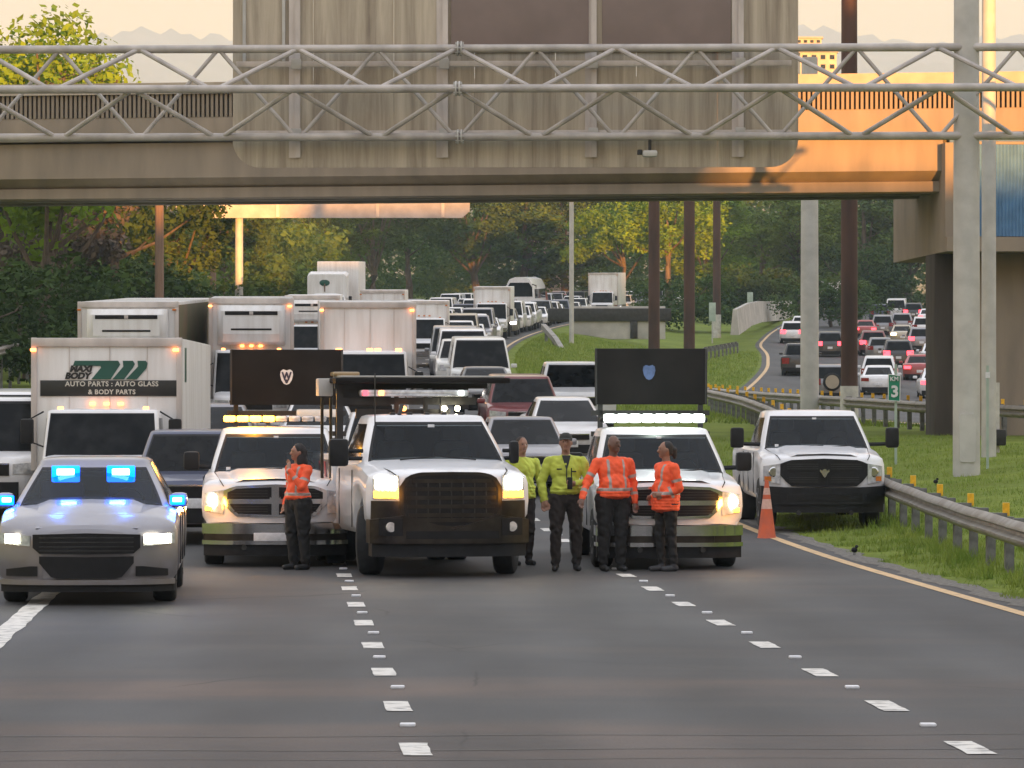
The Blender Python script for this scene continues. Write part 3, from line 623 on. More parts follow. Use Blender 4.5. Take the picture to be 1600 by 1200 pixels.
# ------------------------------------------------------------------ vehicle kit (front at y=0, length along +y)
def ev(t, x): return float(np.interp(x, [a for a, _ in t], [b for _, b in t]))
def nose_y(W, c, p=4): return lambda x, z=0: c*min(1, abs(x)/W)**p
def body_shell(W, L, top, Rw, yw, zlow=.24, nose=.3, tail=.25, arch=.08, low=None, tuck=.05, crown=.03, shoulder=.10):
    ys = set()
    for t in (.5, .72, .86, .95, 1.0): ys.add(nose*t**4); ys.add(L-tail*t**4)
    for y, _ in top: ys.add(min(max(y, nose*.0626), L-tail*.0626))
    Ra = Rw+arch
    for w in yw:
        for a in np.linspace(0, math.pi, 11): ys.add(w+Ra*math.cos(a))
        ys.add(w-Ra-.02); ys.add(w+Ra+.02)
    ys = sorted(y for y in ys if nose*.0625 <= y <= L-tail*.0624); rings = []
    for y in ys:
        w = W
        if y < nose: w = W*max(.5, (y/nose)**.25)
        if y > L-tail: w = min(w, W*max(.5, ((L-y)/tail)**.25))
        zt = ev(top, y); zb = ev(low, y) if low else zlow
        for c in yw:
            if abs(y-c) <= Ra: zb = max(zb, Rw+math.sqrt(max(0, Ra*Ra-(y-c)**2)))
        h = max(zt-zb, .06); f = min(1, h/.5); k = w*(1-tuck)
        half = [(0, zb), (k*.8, zb), (k*.97, zb+.02*f), (w*.985, zb+.12*f), (w, zb+h*.45), (w*.992, zt-shoulder*1.5*f), (w*.965, zt-shoulder*.55*f), (w*.90, zt-.015*f), (w*.78, zt+crown*.35), (w*.4, zt+crown*.85), (0, zt+crown)]
        rings.append([(x, y, z) for x, z in half]+[(-x, y, z) for x, z in reversed(half[1:-1])])
    return MB().loft(rings)
class House:
    """the cabin above the beltline"""
    def __init__(s, y0, y1, y2, y3, zb, zt, wb, wt, bulge=.12, rc=.10, crown=.05):
        s.__dict__.update(locals())
    def dims(s, v):
        k = max(v, 0.0)**1.15
        return s.y0+(s.y1-s.y0)*v, s.y3+(s.y2-s.y3)*v, s.wb+(s.wt-s.wb)*k, s.zb+(s.zt-s.zb)*v
    def front(s, u, v, off=0):
        a, r, w, z = s.dims(v); x = (w-s.rc*.6)*u; return (x, a-s.bulge*(1-u*u)-off, z)
    def rear(s, u, v, off=0):
        a, r, w, z = s.dims(v); x = (w-s.rc*.6)*u; return (x, r+s.bulge*.5*(1-u*u)+off, z)
    def side(s, sg, u, v, off=0):
        a, r, w, z = s.dims(v); return (sg*(w+off+.02*math.sin(math.pi*u)), a+s.rc+(r-a-2*s.rc)*u, z)
    def shell(s, open_front=False, inner=False):
        rings = []
        def ring(v, k=1.0, dz=0.0):
            pts = [s.front(u, v) for u in np.linspace(-1, 1, 11)]+[s.side(1, u, v) for u in np.linspace(0, 1, 8)]+[s.rear(u, v) for u in np.linspace(1, -1, 9)]+[s.side(-1, u, v) for u in np.linspace(1, 0, 8)]
            cy = (s.y1+s.y2)/2; return [(x*k, cy+(y-cy)*k, z+dz) for x, y, z in pts]
        for v in np.linspace(-.12, 1, 8): rings.append(ring(v))
        rings += [ring(1, .975, s.crown*.45), ring(1, .9, s.crown*.75), ring(1, .6, s.crown*.95), ring(1, .15, s.crown)]
        if not (open_front or inner): return MB().loft(rings)
        if inner:
            cy = (s.y0+s.y3)/2; rings = [[(x*.955, cy+(y-cy)*(.955 if y > cy else .985), z-.03*(j > 6)) for x, y, z in r] for j, r in enumerate(rings)]
        m_ = MB().loft(rings); n_ = len(rings[0]); keep = []
        for f in m_.f:
            if len(f) == 4:
                j, i = f[0]//n_, f[0] % n_
                if i < 10 and 1 <= j <= 5: continue
            keep.append(f)
        m_.f = keep; return m_
    def fit_out(s, t, wheel=True):
        """roof with an open windscreen, lining, dash, seats, wheel and the clear pane"""
        s.shell(inner=True).build('cabin_lining', 'cabin', t, 50)
        zf = s.zb; MB().rbox((0, s.y0+.22, zf-.0), (s.wb*1.8, .42, .10), .05).build('dashboard', 'cabin', t)
        for x in (-.38, .38):
            MB().rbox((x, s.y1+.42, zf-.02), (.50, .18, .62), .08).rbox((x, s.y1+.44, zf+.40), (.27, .11, .19), .05).build('seat', 'seat_grey', t)
        if wheel:
            m_ = MB(); m_.tube([(.38+.18*math.cos(a), s.y0+.48+.05*math.sin(a), zf+.04+.17*math.sin(a)) for a in np.linspace(0, 6.283, 18)], .014, 6); m_.box((.38, s.y0+.5, zf+.04), (.3, .03, .04)); m_.build('steering_wheel', 'black_plastic', t)
        p = s.front(0, .78, -.07); MB().rbox(p, (.24, .03, .06), .012).build('rear_mirror', 'black_plastic', t)
        for a in ((-1, 1, -.06, .055), (-1, 1, .86, .93), (-1, -.955, .0, .93), (.955, 1, .0, .93)): s.glass('f', *a, .006).build('windshield_trim', 'black_plastic', t, 60)
        s.glass('f', -.965, .965, .045, .875, .003).build('windshield', 'clear_glass', t, 60)
    def glass(s, which, u0, u1, v0, v1, off=.008, sg=1):
        f = {'f': s.front, 'r': s.rear}.get(which) or (lambda u, v, o: s.side(sg, u, v, o))
        return MB().patch(lambda a, b_: f(u0+(u1-u0)*a, v0+(v1-v0)*b_, off), 12, 5)
def wheel_meshes(Rw, wd, style='car'):
    p = [(Rw*.62, -wd/2), (Rw*.90, -wd/2), (Rw*.975, -wd*.42), (Rw, -wd*.28), (Rw, wd*.28), (Rw*.975, wd*.42), (Rw*.90, wd/2), (Rw*.62, wd/2)]
    tyre = MB().lathe(p, (0, 0, 0), 'x', 24)
    rim = MB().lathe([(.02, wd*.34), (Rw*.16, wd*.34), (Rw*.2, wd*.26), (Rw*.5, wd*.22), (Rw*.56, wd*.44), (Rw*.635, wd*.5), (Rw*.635, -wd*.3), (.02, -wd*.3)], (0, 0, 0), 'x', 20)
    for k in range(5):
        a = 2*math.pi*k/5; ca, sa = math.cos(a), math.sin(a); rim.cyl((wd*.36, ca*Rw*.12, sa*Rw*.12), (wd*.45, ca*Rw*.58, sa*Rw*.58), Rw*.085, Rw*.06, 6)
    return tyre, rim
_wc = {}
def wheels(root, W, Rw, yw, wd=.24, rim='rim_metal', inset=.03):
    key = (Rw, wd, rim)
    if key not in _wc: t_, r_ = wheel_meshes(Rw, wd); _wc[key] = (t_.mesh('wheel', 'rubber', 40), r_.mesh('rim', rim, 40))
    tm, rm = _wc[key]
    for y in yw:
        for sgn in (-1, 1):
            w = link('wheel', tm, root); w.location = (sgn*(W-inset-wd/2), y, Rw); w.rotation_euler = (0, 0, 0 if sgn > 0 else math.pi); link('rim', rm, w)
def chassis(root, W, yw, L, Rw):
    MB().box((0, L/2, Rw*.95), (W*1.25, L*.86, .22)).cyl((-W*.8, yw[0], Rw), (W*.8, yw[0], Rw), .06).cyl((-W*.8, yw[1], Rw), (W*.8, yw[1], Rw), .06).build('underbody', 'black_plastic', root)
def cutline(root, xs, z0, z1, W, name='door_seam'):
    for sgn in (-1, 1):
        m_ = MB()
        for y in xs: m_.box((sgn*(W*.998), y, (z0+z1)/2), (.012, .014, z1-z0))
        m_.build(name, 'black_plastic', root)

# generic traffic -------------------------------------------------------------
def car_proto(kind, spec, lab='car'):
    s = dict(W=.9, L=4.6, Rw=.33, yw=(.92, 3.6), nose=.34, tail=.3, zlow=.24, tall=1.0); s.update(spec)
    W, L = s['W'], s['L']; root = thing(kind, lab, kind)
    body_shell(W, L, s['top'], s['Rw'], s['yw'], s['zlow'], s['nose'], s['tail']).build('body', 'white_paint', root)
    H = House(*s['house']); H.shell().build('roof', 'white_paint', root, 50)
    H.glass('f', -1.0, 1.0, -.02, .97, .004).build('windshield_trim', 'black_plastic', root, 60); H.glass('f', -.96, .96, .05, .92).build('windshield', 'glass', root, 60); H.glass('r', -.92, .92, .12, .9).build('rear_window', 'glass', root, 60)
    for sgn in (-1, 1):
        for u0, u1 in s.get('sidewin', ((.1, .48), (.52, .9))): H.glass('s', u0, u1, .1, .88, .006, sgn).build('side_window', 'glass', root, 60)
    yf = nose_y(W, s['nose']); tl = nose_y(W, s['tail']); f = s['face']   # face: z levels
    for sgn in (-1, 1):
        a, c = sorted((sgn*W*.52, sgn*W*.93)); hi = [(a, f['h1'] if sgn < 0 else f['h1']-.03), (c, f['h1']-.03 if sgn < 0 else f['h1'])]
        MB().strip(a, c, hi, f['h0'], yf, .012, .05).build('headlight', 'lamp_lens', root)
        MB().strip(a, c, f['t1'], f['t0'], lambda x, z=0: -tl(x)-.06, 0, .072).build('taillight', 'tail_lens', root).location = (0, L, 0)
        mr = MB().rbox((sgn*(W+.09), H.y0+.28, H.zb+.07), (.2, .1, .13), .04); mr.build('mirror', 'white_paint', root)
    MB().strip(-W*.46, W*.46, f['h1']-.02, f['h0']-.03, yf, .01, .05).build('grille', 'grille_black', root)
    MB().strip(-W*.46, W*.46, f['h1']-.015, f['h1']-.04, yf, .018, .05).build('grille_trim', 'chrome', root)
    MB().strip(-W*.62, W*.62, f['h0']-.14, s['zlow']+.02, yf, .01, .05).build('lower_intake', 'black_plastic', root)
    MB().rbox((0, -.02, f['h0']-.12), (.32, .02, .15), .008).build('licence_plate', 'plate_white', root)
    MB().rbox((0, L+.005, f['t0']-.13), (.32, .03, .15), .008).build('licence_plate', 'plate_white', root)
    MB().strip(-W*.9, W*.9, s['zlow']+.2, s['zlow']+.0, lambda x, z=0: -tl(x)-.06, 0, .07).build('rear_bumper', 'black_plastic', root).location = (0, L, 0)
    chassis(root, W, s['yw'], L, s['Rw']); wheels(root, W, s['Rw'], s['yw'], .22)
    return root
SPECS = {
 'sedan': dict(W=.90, L=4.6, top=[(0, .66), (.1, .74), (.5, .84), (1.1, .93), (1.3, .95), (3.6, .99), (4.3, 1.0), (4.5, .95), (4.6, .8)], house=(1.05, 1.95, 3.1, 3.95, .92, 1.40, .80, .60), face=dict(h1=.72, h0=.60, t1=.88, t0=.72)),
 'hatchback': dict(W=.87, L=4.0, yw=(.85, 3.3), top=[(0, .68), (.1, .76), (.5, .88), (.95, .97), (3.9, 1.0), (4.0, .8)], house=(.85, 1.65, 3.4, 3.85, .94, 1.46, .79, .62), face=dict(h1=.76, h0=.62, t1=1.0, t0=.76)),
 'suv': dict(W=.95, L=4.7, Rw=.37, yw=(.95, 3.75), zlow=.3, top=[(0, .84), (.08, .94), (.5, 1.03), (1.1, 1.09), (4.6, 1.10), (4.7, .9)], house=(.95, 1.65, 4.2, 4.55, 1.05, 1.68, .87, .69), face=dict(h1=.92, h0=.74, t1=1.12, t0=.84), sidewin=((.06, .35), (.38, .66), (.7, .95))),
 'pickup': dict(W=1.0, L=5.7, Rw=.40, yw=(1.0, 4.55), zlow=.42, nose=.28, tail=.1, top=[(0, 1.02), (.06, 1.12), (.5, 1.16), (1.3, 1.24), (3.5, 1.25), (3.7, 1.25), (5.65, 1.25), (5.7, 1.2)], house=(1.15, 1.9, 3.3, 3.55, 1.2, 1.84, .90, .73), face=dict(h1=1.04, h0=.82, t1=1.15, t0=.82)),
 'van': dict(W=1.0, L=5.4, Rw=.36, yw=(.95, 4.3), zlow=.3, nose=.3, tail=.1, top=[(0, .95), (.08, 1.06), (.4, 1.14), (.75, 1.2), (5.35, 1.22), (5.4, 1.1)], house=(.6, 1.25, 5.2, 5.36, 1.16, 2.08, .97, .82), face=dict(h1=1.0, h0=.80, t1=1.25, t0=.85), sidewin=((.04, .26),)),
}
PROTO = {}
def vehicle(kind, X, Y, rz, colour, label, z=None, group=None, pitch=0.0, rear=False, scale=None):
    if kind not in PROTO:
        PROTO[kind] = car_proto(kind, SPECS[kind], label); r_ = PROTO[kind]
        PROTO[kind+'!'] = {o: o.data for o in r_.children}
        o = r_; first = True
        sw = {'white_paint': colour}
        for ch in o.children:
            for i, sl_ in enumerate(ch.material_slots):
                if sl_.material.name == 'white_paint': sl_.link = 'OBJECT'; sl_.material = M[colour]
        for ch in o.children: ch['_p'] = 1 if ch.name.split('.')[0] in ('body', 'roof', 'mirror') else 0
    else:
        o = copy_tree(PROTO[kind])
        for ch in o.children:
            if ch.get('_p'): ch.material_slots[0].link = 'OBJECT'; ch.material_slots[0].material = M[colour]
        for k in ('group',):
            if k in o: del o[k]
    L = SPECS[kind]['L']
    if rear:
        o.rotation_euler = (-pitch, 0, rz+math.pi); o.location = (X-math.sin(rz)*L, Y+math.cos(rz)*L, z)
    else:
        o.rotation_euler = (pitch, 0, rz); o.location = (X, Y, z)
    tag(o, label, {'suv': 'SUV', 'pickup': 'pickup truck'}.get(kind, kind), group)
    return o
def lights(o, head=None, tail=None):
    for ch in o.children:
        nme = ch.name.split('.')[0]
        if head and nme == 'headlight': ch.material_slots[0].link = 'OBJECT'; ch.material_slots[0].material = M[head]
        if tail and nme == 'taillight': ch.material_slots[0].link = 'OBJECT'; ch.material_slots[0].material = M[tail]
    return o

# box trucks ------------------------------------------------------------------
def box_truck(label, X, Y, rz, z, wbox=2.45, htop=3.25, lbox=6, unit=False, colour='white_paint', box_m='box_white', side_m=None, cab='cutaway', pitch=0.0, markers=3, group=None, lit=False, zfloor=1.0, ybox=1.75, hcab=2.15):
    t = thing('box_truck', label, 'box truck', (X, Y, z), rz, group, pitch)
    W = .98; yw = (.95, ybox+lbox*.72); L = ybox+.2
    top = [(0, .98), (.08, 1.1), (.5, 1.2), (.85, 1.28), (L, 1.3)]
    body_shell(W, L, top, .40, (.95,), .40, .28, .06).build('cab', colour, t)
    H = House(.62, .98, L-.1, L, 1.22, hcab, .985, .93, .14); H.shell().build('cab_roof', colour, t, 50)
    H.glass('f', -1.0, 1.0, -.03, .965, .004).build('windshield_trim', 'black_plastic', t, 60); H.glass('f', -.98, .98, .0, .94, .009).build('windshield', 'glass', t, 60)
    for sgn in (-1, 1):
        H.glass('s', .05, .8, .1, .85, .006, sgn).build('side_window', 'glass', t, 60)
        yf = nose_y(W, .28); a, c = sorted((sgn*.58, sgn*.92))
        MB().strip(a, c, 1.02, .82, yf, .012, .05).build('headlight', 'lamp_lens', t)
        arm = MB().tube([(sgn*.95, .8, 1.35), (sgn*1.2, .72, 1.45), (sgn*1.24, .72, 1.8), (sgn*.98, .85, 1.95)], .015, 6).rbox((sgn*1.24, .72, 1.62), (.22, .1, .42), .04); arm.build('mirror', 'black_plastic', t)
    MB().strip(-.55, .55, 1.02, .78, yf, .012, .05).build('grille', 'grille_black', t); MB().strip(-.98, .98, .66, .44, yf, .05, .06).build('bumper', 'chrome', t)
    zf = zfloor
    box = MB().rbox((0, ybox+lbox/2, (zf+htop)/2), (wbox, lbox, htop-zf), .03).build('cargo_box', [box_m], t)
    for sgn in (-1, 1):
        MB().rbox((sgn*(wbox/2-.04), ybox-.012, (zf+htop)/2), (.1, .05, htop-zf+.02), .015).build('corner_post', 'bar_alu', t)
        if side_m: MB().box((sgn*(wbox/2+.004), ybox+lbox/2, (zf+htop)/2), (.012, lbox-.2, htop-zf-.16)).build('side_panel', side_m, t)
    for x in (-wbox*.25, wbox*.02, wbox*.27): MB().box((x, ybox-.003, (zf+htop)/2), (.012, .02, htop-zf-.1)).build('panel_seam', 'bar_alu', t)
    MB().rbox((0, ybox-.015, htop-.07), (wbox+.01, .06, .15), .02).build('top_rail', 'bar_alu', t)
    mm_ = MB().rbox((0, 0, 0), (.1, .04, .05), .015).mesh('marker_light', 'orange_marker' if lit else 'amber_lens', 0)
    for k in range(markers):
        o = link('marker_light', mm_, t); o.location = ((k-(markers-1)/2)*.24, ybox-.05, hcab+.13)
    for x in (-wbox/2+.03, wbox/2-.1): o = link('marker_light', mm_, t); o.location = (x, ybox-.06, htop-.2)
    for x in (-.72, .72): o = link('marker_light', mm_, t); o.location = (x, 1.12, hcab+.06)
    if unit:
        u = MB(); zu0, zu1 = hcab+.15, htop-.18; prof = [(-.0, zu0), (-.34, zu0+.1), (-.46, zu0+.3), (-.46, zu1-.14), (-.32, zu1), (0, zu1)]
        u.loft([[(x, ybox-.04+a*k, zc) for a, zc in prof] for x, k in ((-wbox*.40, .55), (-wbox*.37, .85), (-wbox*.33, 1), (wbox*.33, 1), (wbox*.37, .85), (wbox*.40, .55))])
        ru = u.build('cooling_unit', 'box_white', t, 30)
        for zc, hh, ww in ((zu1-.2, .10, .62), (zu0+.42, .05, .48)): MB().rbox((0, ybox-.50, zc), (wbox*ww, .03, hh), .014).build('vent_slot', 'black_plastic', ru)
        MB().rbox((0, ybox-.515, zu1-.2), (.1, .02, .09), .01).build('badge', 'bar_alu', ru)
    MB().box((0, ybox+lbox/2, .72), (.9, lbox, .2)).build('frame', 'dark_steel', t)
    wheels(t, 1.0, .42, yw, .26)
    return t
M['box_white'] = mat('box_white', (.74, .73, .72), .5, 0, scale=2.2, col2=(.58, .55, .52), stretch=(2.5, 1, .25), thr=(.4, .8))
M['box_grey'] = mat('box_grey', (.46, .44, .42), .5, 0, var=.1, scale=1.5)
M['box_brown'] = mat('box_brown', (.17, .115, .06), .6, 0, scale=.9, col2=(.12, .12, .05))
M['logo_green'] = mat('logo_green', (.01, .075, .055), .45, 0, var=.1); M['logo_black'] = mat('logo_black', (.012, .014, .014), .45, 0, var=.1); M['logo_cream'] = mat('logo_cream', (.50, .48, .42), .5, 0, var=.06)

# ------------------------------------------------------------------ pickups at the front
def work_pickup(label, X, Y, rz, z, style, group=None):
    """full-size pickup; style: 'chrome' or 'black' front"""
    t = thing('pickup_truck', label, 'pickup truck', (X, Y, z), rz, group)
    W, L, Rw, yw = 1.0, 5.8, .41, (1.02, 4.65); nz_ = .30; yf = nose_y(W, nz_)
    top = [(0, 1.05), (.05, 1.13), (.3, 1.17), (.9, 1.22), (1.35, 1.28), (3.6, 1.28), (5.76, 1.30), (5.8, 1.25)]
    low = [(0, .60), (.5, .55), (1.7, .42), (5.8, .5)]
    body_shell(W, L, top, Rw, yw, .42, nz_, .1, .1, low, crown=.035).build('body', 'white_paint', t)
    # raised centre of the hood
    MB().loft([[(-.62*k, y, ev(top, y)+.02), (-.5*k, y, ev(top, y)+.055), (0, y, ev(top, y)+.07), (.5*k, y, ev(top, y)+.055), (.62*k, y, ev(top, y)+.02)] for y, k in ((.06, .85), (.3, .95), (.8, 1), (1.25, 1.02))], cap=False, closed=False).build('hood', 'white_paint', t, 60)
    H = House(1.2, 2.0, 3.35, 3.55, 1.24, 1.83, .905, .735, .16, .1, .06); H.shell(True).build('roof', 'white_paint', t, 50); H.fit_out(t)
    for k in (-.55, -.18, .2, .56): H.glass('f', k-.01, k+.01, -.05, .03, .02).build('cowl_clip', 'dark_steel', t)
    for sgn in (-1, 1):
        MB().tube([(sgn*.70, yf(.7)-.004, 1.10), (sgn*.74, .12, 1.165), (sgn*.80, .9, 1.225), (sgn*.84, 1.25, 1.27)], .007, 5).build('hood_seam', 'black_plastic', t)
        MB().cyl((sgn*.42, -.13, .27), (sgn*.42, -.05, .27), .035).build('tow_hook', 'dark_steel', t)
    H.glass('r', -.9, .9, .1, .85).build('rear_window', 'glass', t, 60)
    for sgn in (-1, 1):
        H.glass('s', .05, .47, .1, .88, .006, sgn).build('side_window', 'glass', t, 60); H.glass('s', .53, .93, .1, .88, .006, sgn).build('side_window', 'glass', t, 60)
        H_ = MB().tube([(sgn*(W*.985), y, 1.02) for y in (2.15, 2.4)], .018, 6); H_.build('door_handle', 'chrome' if style == 'chrome' else 'black_plastic', t)
    wip = MB().tube([(-.5, 1.13, 1.285), (-.1, 1.06, 1.31), (.1, 1.08, 1.32)], .009, 5).tube([(.05, 1.04, 1.285), (.4, 1.07, 1.31), (.55, 1.1, 1.32)], .009, 5); wip.build('wiper', 'black_plastic', t)
    p_ = H.front(.02, .86, .016); MB().rbox(p_, (.07, .012, .03), .004).build('sticker', 'plate_white', t); p_ = H.front(-.78, .12, .016); MB().rbox(p_, (.06, .012, .05), .004).build('sticker', 'plate_white', t)
    ch = style == 'chrome'
    # grille: surround, four openings split by the cross bar
    zt, zb = [(-.70, 1.04), (-.55, 1.10), (0, 1.125), (.55, 1.10), (.70, 1.04)], [(-.70, .86), (-.55, .69), (0, .675), (.55, .69), (.70, .86)]
    MB().strip(-.70, .70, zt, zb, yf, .03, .1, 16).build('grille_surround', 'chrome' if ch else 'black_plastic', t)
    for a, c, tt, bb in ((-.645, -.05, [(-.645, 1.015), (-.53, 1.065), (-.05, 1.085)], .925), (.05, .645, [(.05, 1.085), (.53, 1.065), (.645, 1.015)], .925), (-.61, -.05, .86, [(-.61, .845), (-.52, .725), (-.05, .712)]), (.05, .61, .86, [(.05, .712), (.52, .725), (.61, .845)])):
        g = MB().strip(a, c, tt, bb, yf, .036, .03, 10).build('grille_opening', 'grille_black', t)
        for k in range(1, 4):
            t1 = ev(tt, (a+c)/2) if isinstance(tt, list) else tt; b1 = ev(bb, (a+c)/2) if isinstance(bb, list) else bb; zz = b1+(t1-b1)*k/4
            MB().strip(a+.05, c-.05, zz+.006, zz-.006, yf, .042, .02, 6).build('grille_bar', 'dark_steel', g)
    em = [(-.05, .045), (-.085, .075), (-.09, .03), (-.05, -.01), (-.03, -.055), (0, -.085), (.03, -.055), (.05, -.01), (.09, .03), (.085, .075), (.05, .045), (.02, .075), (-.02, .075)]
    MB().prism(em, lambda u, v, w: (u*.85, -.062+w, .893+v*.85), .025).build('emblem', 'chrome', t)
    for sgn in (-1, 1):
        a, c = sorted((sgn*.70, sgn*.955))
        hl_ = MB().strip(a, c, [(min(a, c), 1.045 if sgn > 0 else 1.0), (max(a, c), 1.0 if sgn > 0 else 1.045)], [(a, .76 if sgn < 0 else .72), (c, .72 if sgn < 0 else .76)], yf, .02, .08).build('headlight', 'lamp_lens', t)
        hl_['side'] = sgn
        xc = sgn*.83
        if ch:
            MB().lathe([(.005, -.016), (.07, -.016), (.085, .0), (.08, .03)], (xc+sgn*.0, yf(xc)-.03, .90), 'y', 16).build('lamp_bulb', 'lamp_lens' if (sgn > 0 and 'amber roof' in label) else 'headlight_glow', hl_)
            MB().strip(*sorted((sgn*.86, sgn*.95)), .82, .765, yf, .028, .05).build('turn_signal', 'amber_glow', hl_)
        else:
            MB().strip(*sorted((sgn*.84, sgn*.94)), .84, .765, yf, .028, .05).build('turn_signal', 'amber_lens', hl_)
            MB().lathe([(.005, -.012), (.065, -.012), (.08, .0), (.08, .03)], (sgn*.80, yf(.8)-.026, .91), 'y', 16).build('lamp_bulb', 'chrome', hl_)
    # bumper
    if ch:
        MB().strip(-.99, .99, [(-.99, .59), (-.7, .60), (0, .585), (.7, .60), (.99, .59)], .455, yf, .11, .2, 18).build('bumper', 'chrome', t)
        MB().strip(-.97, .97, .46, .36, yf, .085, .15, 18).build('bumper_recess', 'dark_chrome', t)
        MB().strip(-.99, .99, .365, .31, yf, .115, .15, 18).build('bumper_lip', 'chrome', t)
        MB().strip(-.97, .97, .315, .16, yf, .07, .12, 18).build('valance', 'black_plastic', t)
        for sgn in (-1, 1): MB().strip(*sorted((sgn*.58, sgn*.95)), .47, .375, yf, .10, .1, 8).build('bumper_corner', 'dark_chrome', t)
    else:
        MB().strip(-.99, .99, [(-.99, .69), (-.6, .67), (0, .665), (.6, .67), (.99, .69)], .40, yf, .11, .2, 18).build('bumper', 'black_plastic', t)
        MB().strip(-.6, .6, .56, .46, yf, .118, .05, 12).build('bumper_recess', 'grille_black', t)
        MB().strip(-.97, .97, .41, .27, yf, .07, .12, 18).build('valance', 'black_plastic', t)
        for sgn in (-1, 1): MB().strip(*sorted((sgn*.66, sgn*.92)), .55, .45, yf, .118, .05).build('fog_lamp', 'grille_black', t)
    for sgn in (-1, 1):
        MB().tube([(sgn*.88, 1.55, 1.33), (sgn*(1.14 if ch else 1.22), 1.5, 1.34)], .035, 6).rbox((sgn*(1.16 if ch else 1.27), 1.48, 1.42 if ch else 1.44), (.22, .13, .26 if ch else .33), .05).build('mirror', 'black_plastic', t)
    cutline(t, (1.55, 2.55, 3.5), .55, 1.2, W); chassis(t, W, yw, L, Rw); wheels(t, W, Rw, yw, .27)
    MB().box((0, 5.78, .9), (1.5, .05, .5)).build('tailgate', 'white_paint', t)
    return t, H, yf
def arrow_board(t, dx, y, z0, z1, w, badge):
    b_ = thing_part = MB().rbox((dx, y, (z0+z1)/2), (w, .10, z1-z0), .015).build('arrow_board', 'board_black', t)
    for sgn in (-1, 1): MB().box((dx+sgn*(w/2-.08), y+.08, 1.75), (.07, .07, 1.1)).build('board_post', 'dark_steel', b_)
    MB().box((dx, y+.08, z0-.12), (w+.1, .07, .07)).box((dx, y+.08, z0-.42), (w+.1, .07, .07)).build('board_frame', 'dark_steel', b_)
    for sgn in (-1, 1): MB().rbox((dx+sgn*(w/2-.01), y-.052, (z0+z1)/2), (.03, .02, z1-z0), .006).build('board_edge', 'dark_steel', b_)
    return b_
M['board_black'] = mat('board_black', (.011, .010, .0095), .75, 0, scale=2.0, col2=(.017, .015, .014), spec=.15)
M['badge_blue'] = mat('badge_blue', (.06, .10, .22), .6, 0, var=.2, scale=18); M['badge_navy'] = mat('badge_navy', (.01, .014, .05), .5)
SH = [(-.085, .085), (-.05, .11), (0, .095), (.05, .11), (.085, .085), (.095, .03), (.075, -.05), (.04, -.1), (0, -.115), (-.04, -.1), (-.075, -.05), (-.095, .03)]

RZ = math.atan(DIR)
def bX(b, Y): return X_main(b, Y)
# left one with the amber bar
t1, H1, yf1 = work_pickup('white pickup with amber roof bar and dark arrow board bearing a white W shield', (430-800)/115.4, 52, RZ, 0, 'chrome', 'white pickups carrying arrow boards')
ab = arrow_board(t1, .17, 4.15, 2.19, 3.0, 1.64, 'w')
MB().prism(SH, lambda u, v, w: (.17+u, 4.085+w, 2.60+v), .012).build('shield_badge', 'plate_white', ab)
lettering('letter', 'W', .16, 'badge_navy', ab, (.17, 4.078, 2.603), .008, squash=.8)
MB().prism([(u*.28, v*.28) for u, v in SH], lambda u, v, w: (.17+u, 4.078+w, 2.535+v), .012).build('badge_mark', 'badge_navy', ab)
lb = MB().rbox((0, 2.35, 1.985), (1.5, .3, .07), .03).build('light_bar', 'black_plastic', t1)
for k in range(8):
    lit = k < 4; MB().rbox((-.64+.183*k, 2.22, 2.0), (.172, .16, .085), .03).build('light_module', 'amber_bar' if lit else 'lamp_lens', lb)
MB().rbox((-.03, -.12, .415), (.52, .03, .11), .006).build('licence_plate', 'plate_white', t1)
MB().rbox((.62, 4.1, 2.07), (.62, .3, .12), .04).build('tool_roll', 'offwhite_paint', t1)
# right one with the white bar
t2, H2, yf2 = work_pickup('white pickup with glowing white roof bar and dark arrow board bearing a blue shield', (1048-800)/117.2, 51.2, RZ, 0, 'chrome', 'white pickups carrying arrow boards')
ab2 = arrow_board(t2, .1, 3.7, 2.2, 3.0, 1.6, 'b')
MB().prism([(u*.95, v*.95) for u, v in SH], lambda u, v, w: (.07+u, 3.635+w, 2.66+v), .012).build('shield_badge', 'badge_blue', ab2)
lb = MB().rbox((0, 2.35, 1.985), (1.5, .3, .07), .03).build('light_bar', 'black_plastic', t2)
for k in range(8): MB().rbox((-.62+.177*k, 2.22, 2.01), (.168, .16, .12), .035).build('light_module', 'white_bar', lb)
for o in t2.children_recursive:
    pass
# parked one on the verge
px5 = (1288-800)/96.0; z5 = ground_z(px5, 62.5)
t3, H3, yf3 = work_pickup('white pickup with black grille and black bumper parked on the grass verge', px5, 62.5, RZ*.4, z5+.02, 'black')
t3.scale = (1.02, 1.02, 1.03)
for o in t3.children:
    if o.name.startswith('mirror'): pass

# utility truck in the middle --------------------------------------------------
ut = thing('utility_truck', 'white utility truck with huge dark grille, headlights on and folded light rack over its cab', 'utility truck', ((705-800)/122.4, 49, 0), RZ+R(6.5))
W, L, Rw, yw = 1.06, 6.9, .45, (1.05, 5.3); nz_ = .32; yf = nose_y(W, nz_)
top = [(0, 1.22), (.05, 1.30), (.35, 1.35), (.9, 1.42), (1.4, 1.47), (3.3, 1.45)]
body_shell(W, 3.3, top, Rw, (1.05,), .5, nz_, .06, .1, [(0, .78), (.5, .62), (1.7, .5), (3.4, .5)], crown=.05).build('body', 'white_paint', ut)
H = House(1.25, 1.95, 3.1, 3.25, 1.42, 2.02, .96, .76, .16, .1, .06); H.shell(True).build('roof', 'white_paint', ut, 50); H.fit_out(ut)
p_ = H.front(.0, .84, .016); MB().rbox(p_, (.09, .012, .04), .004).build('sticker', 'plate_white', ut)
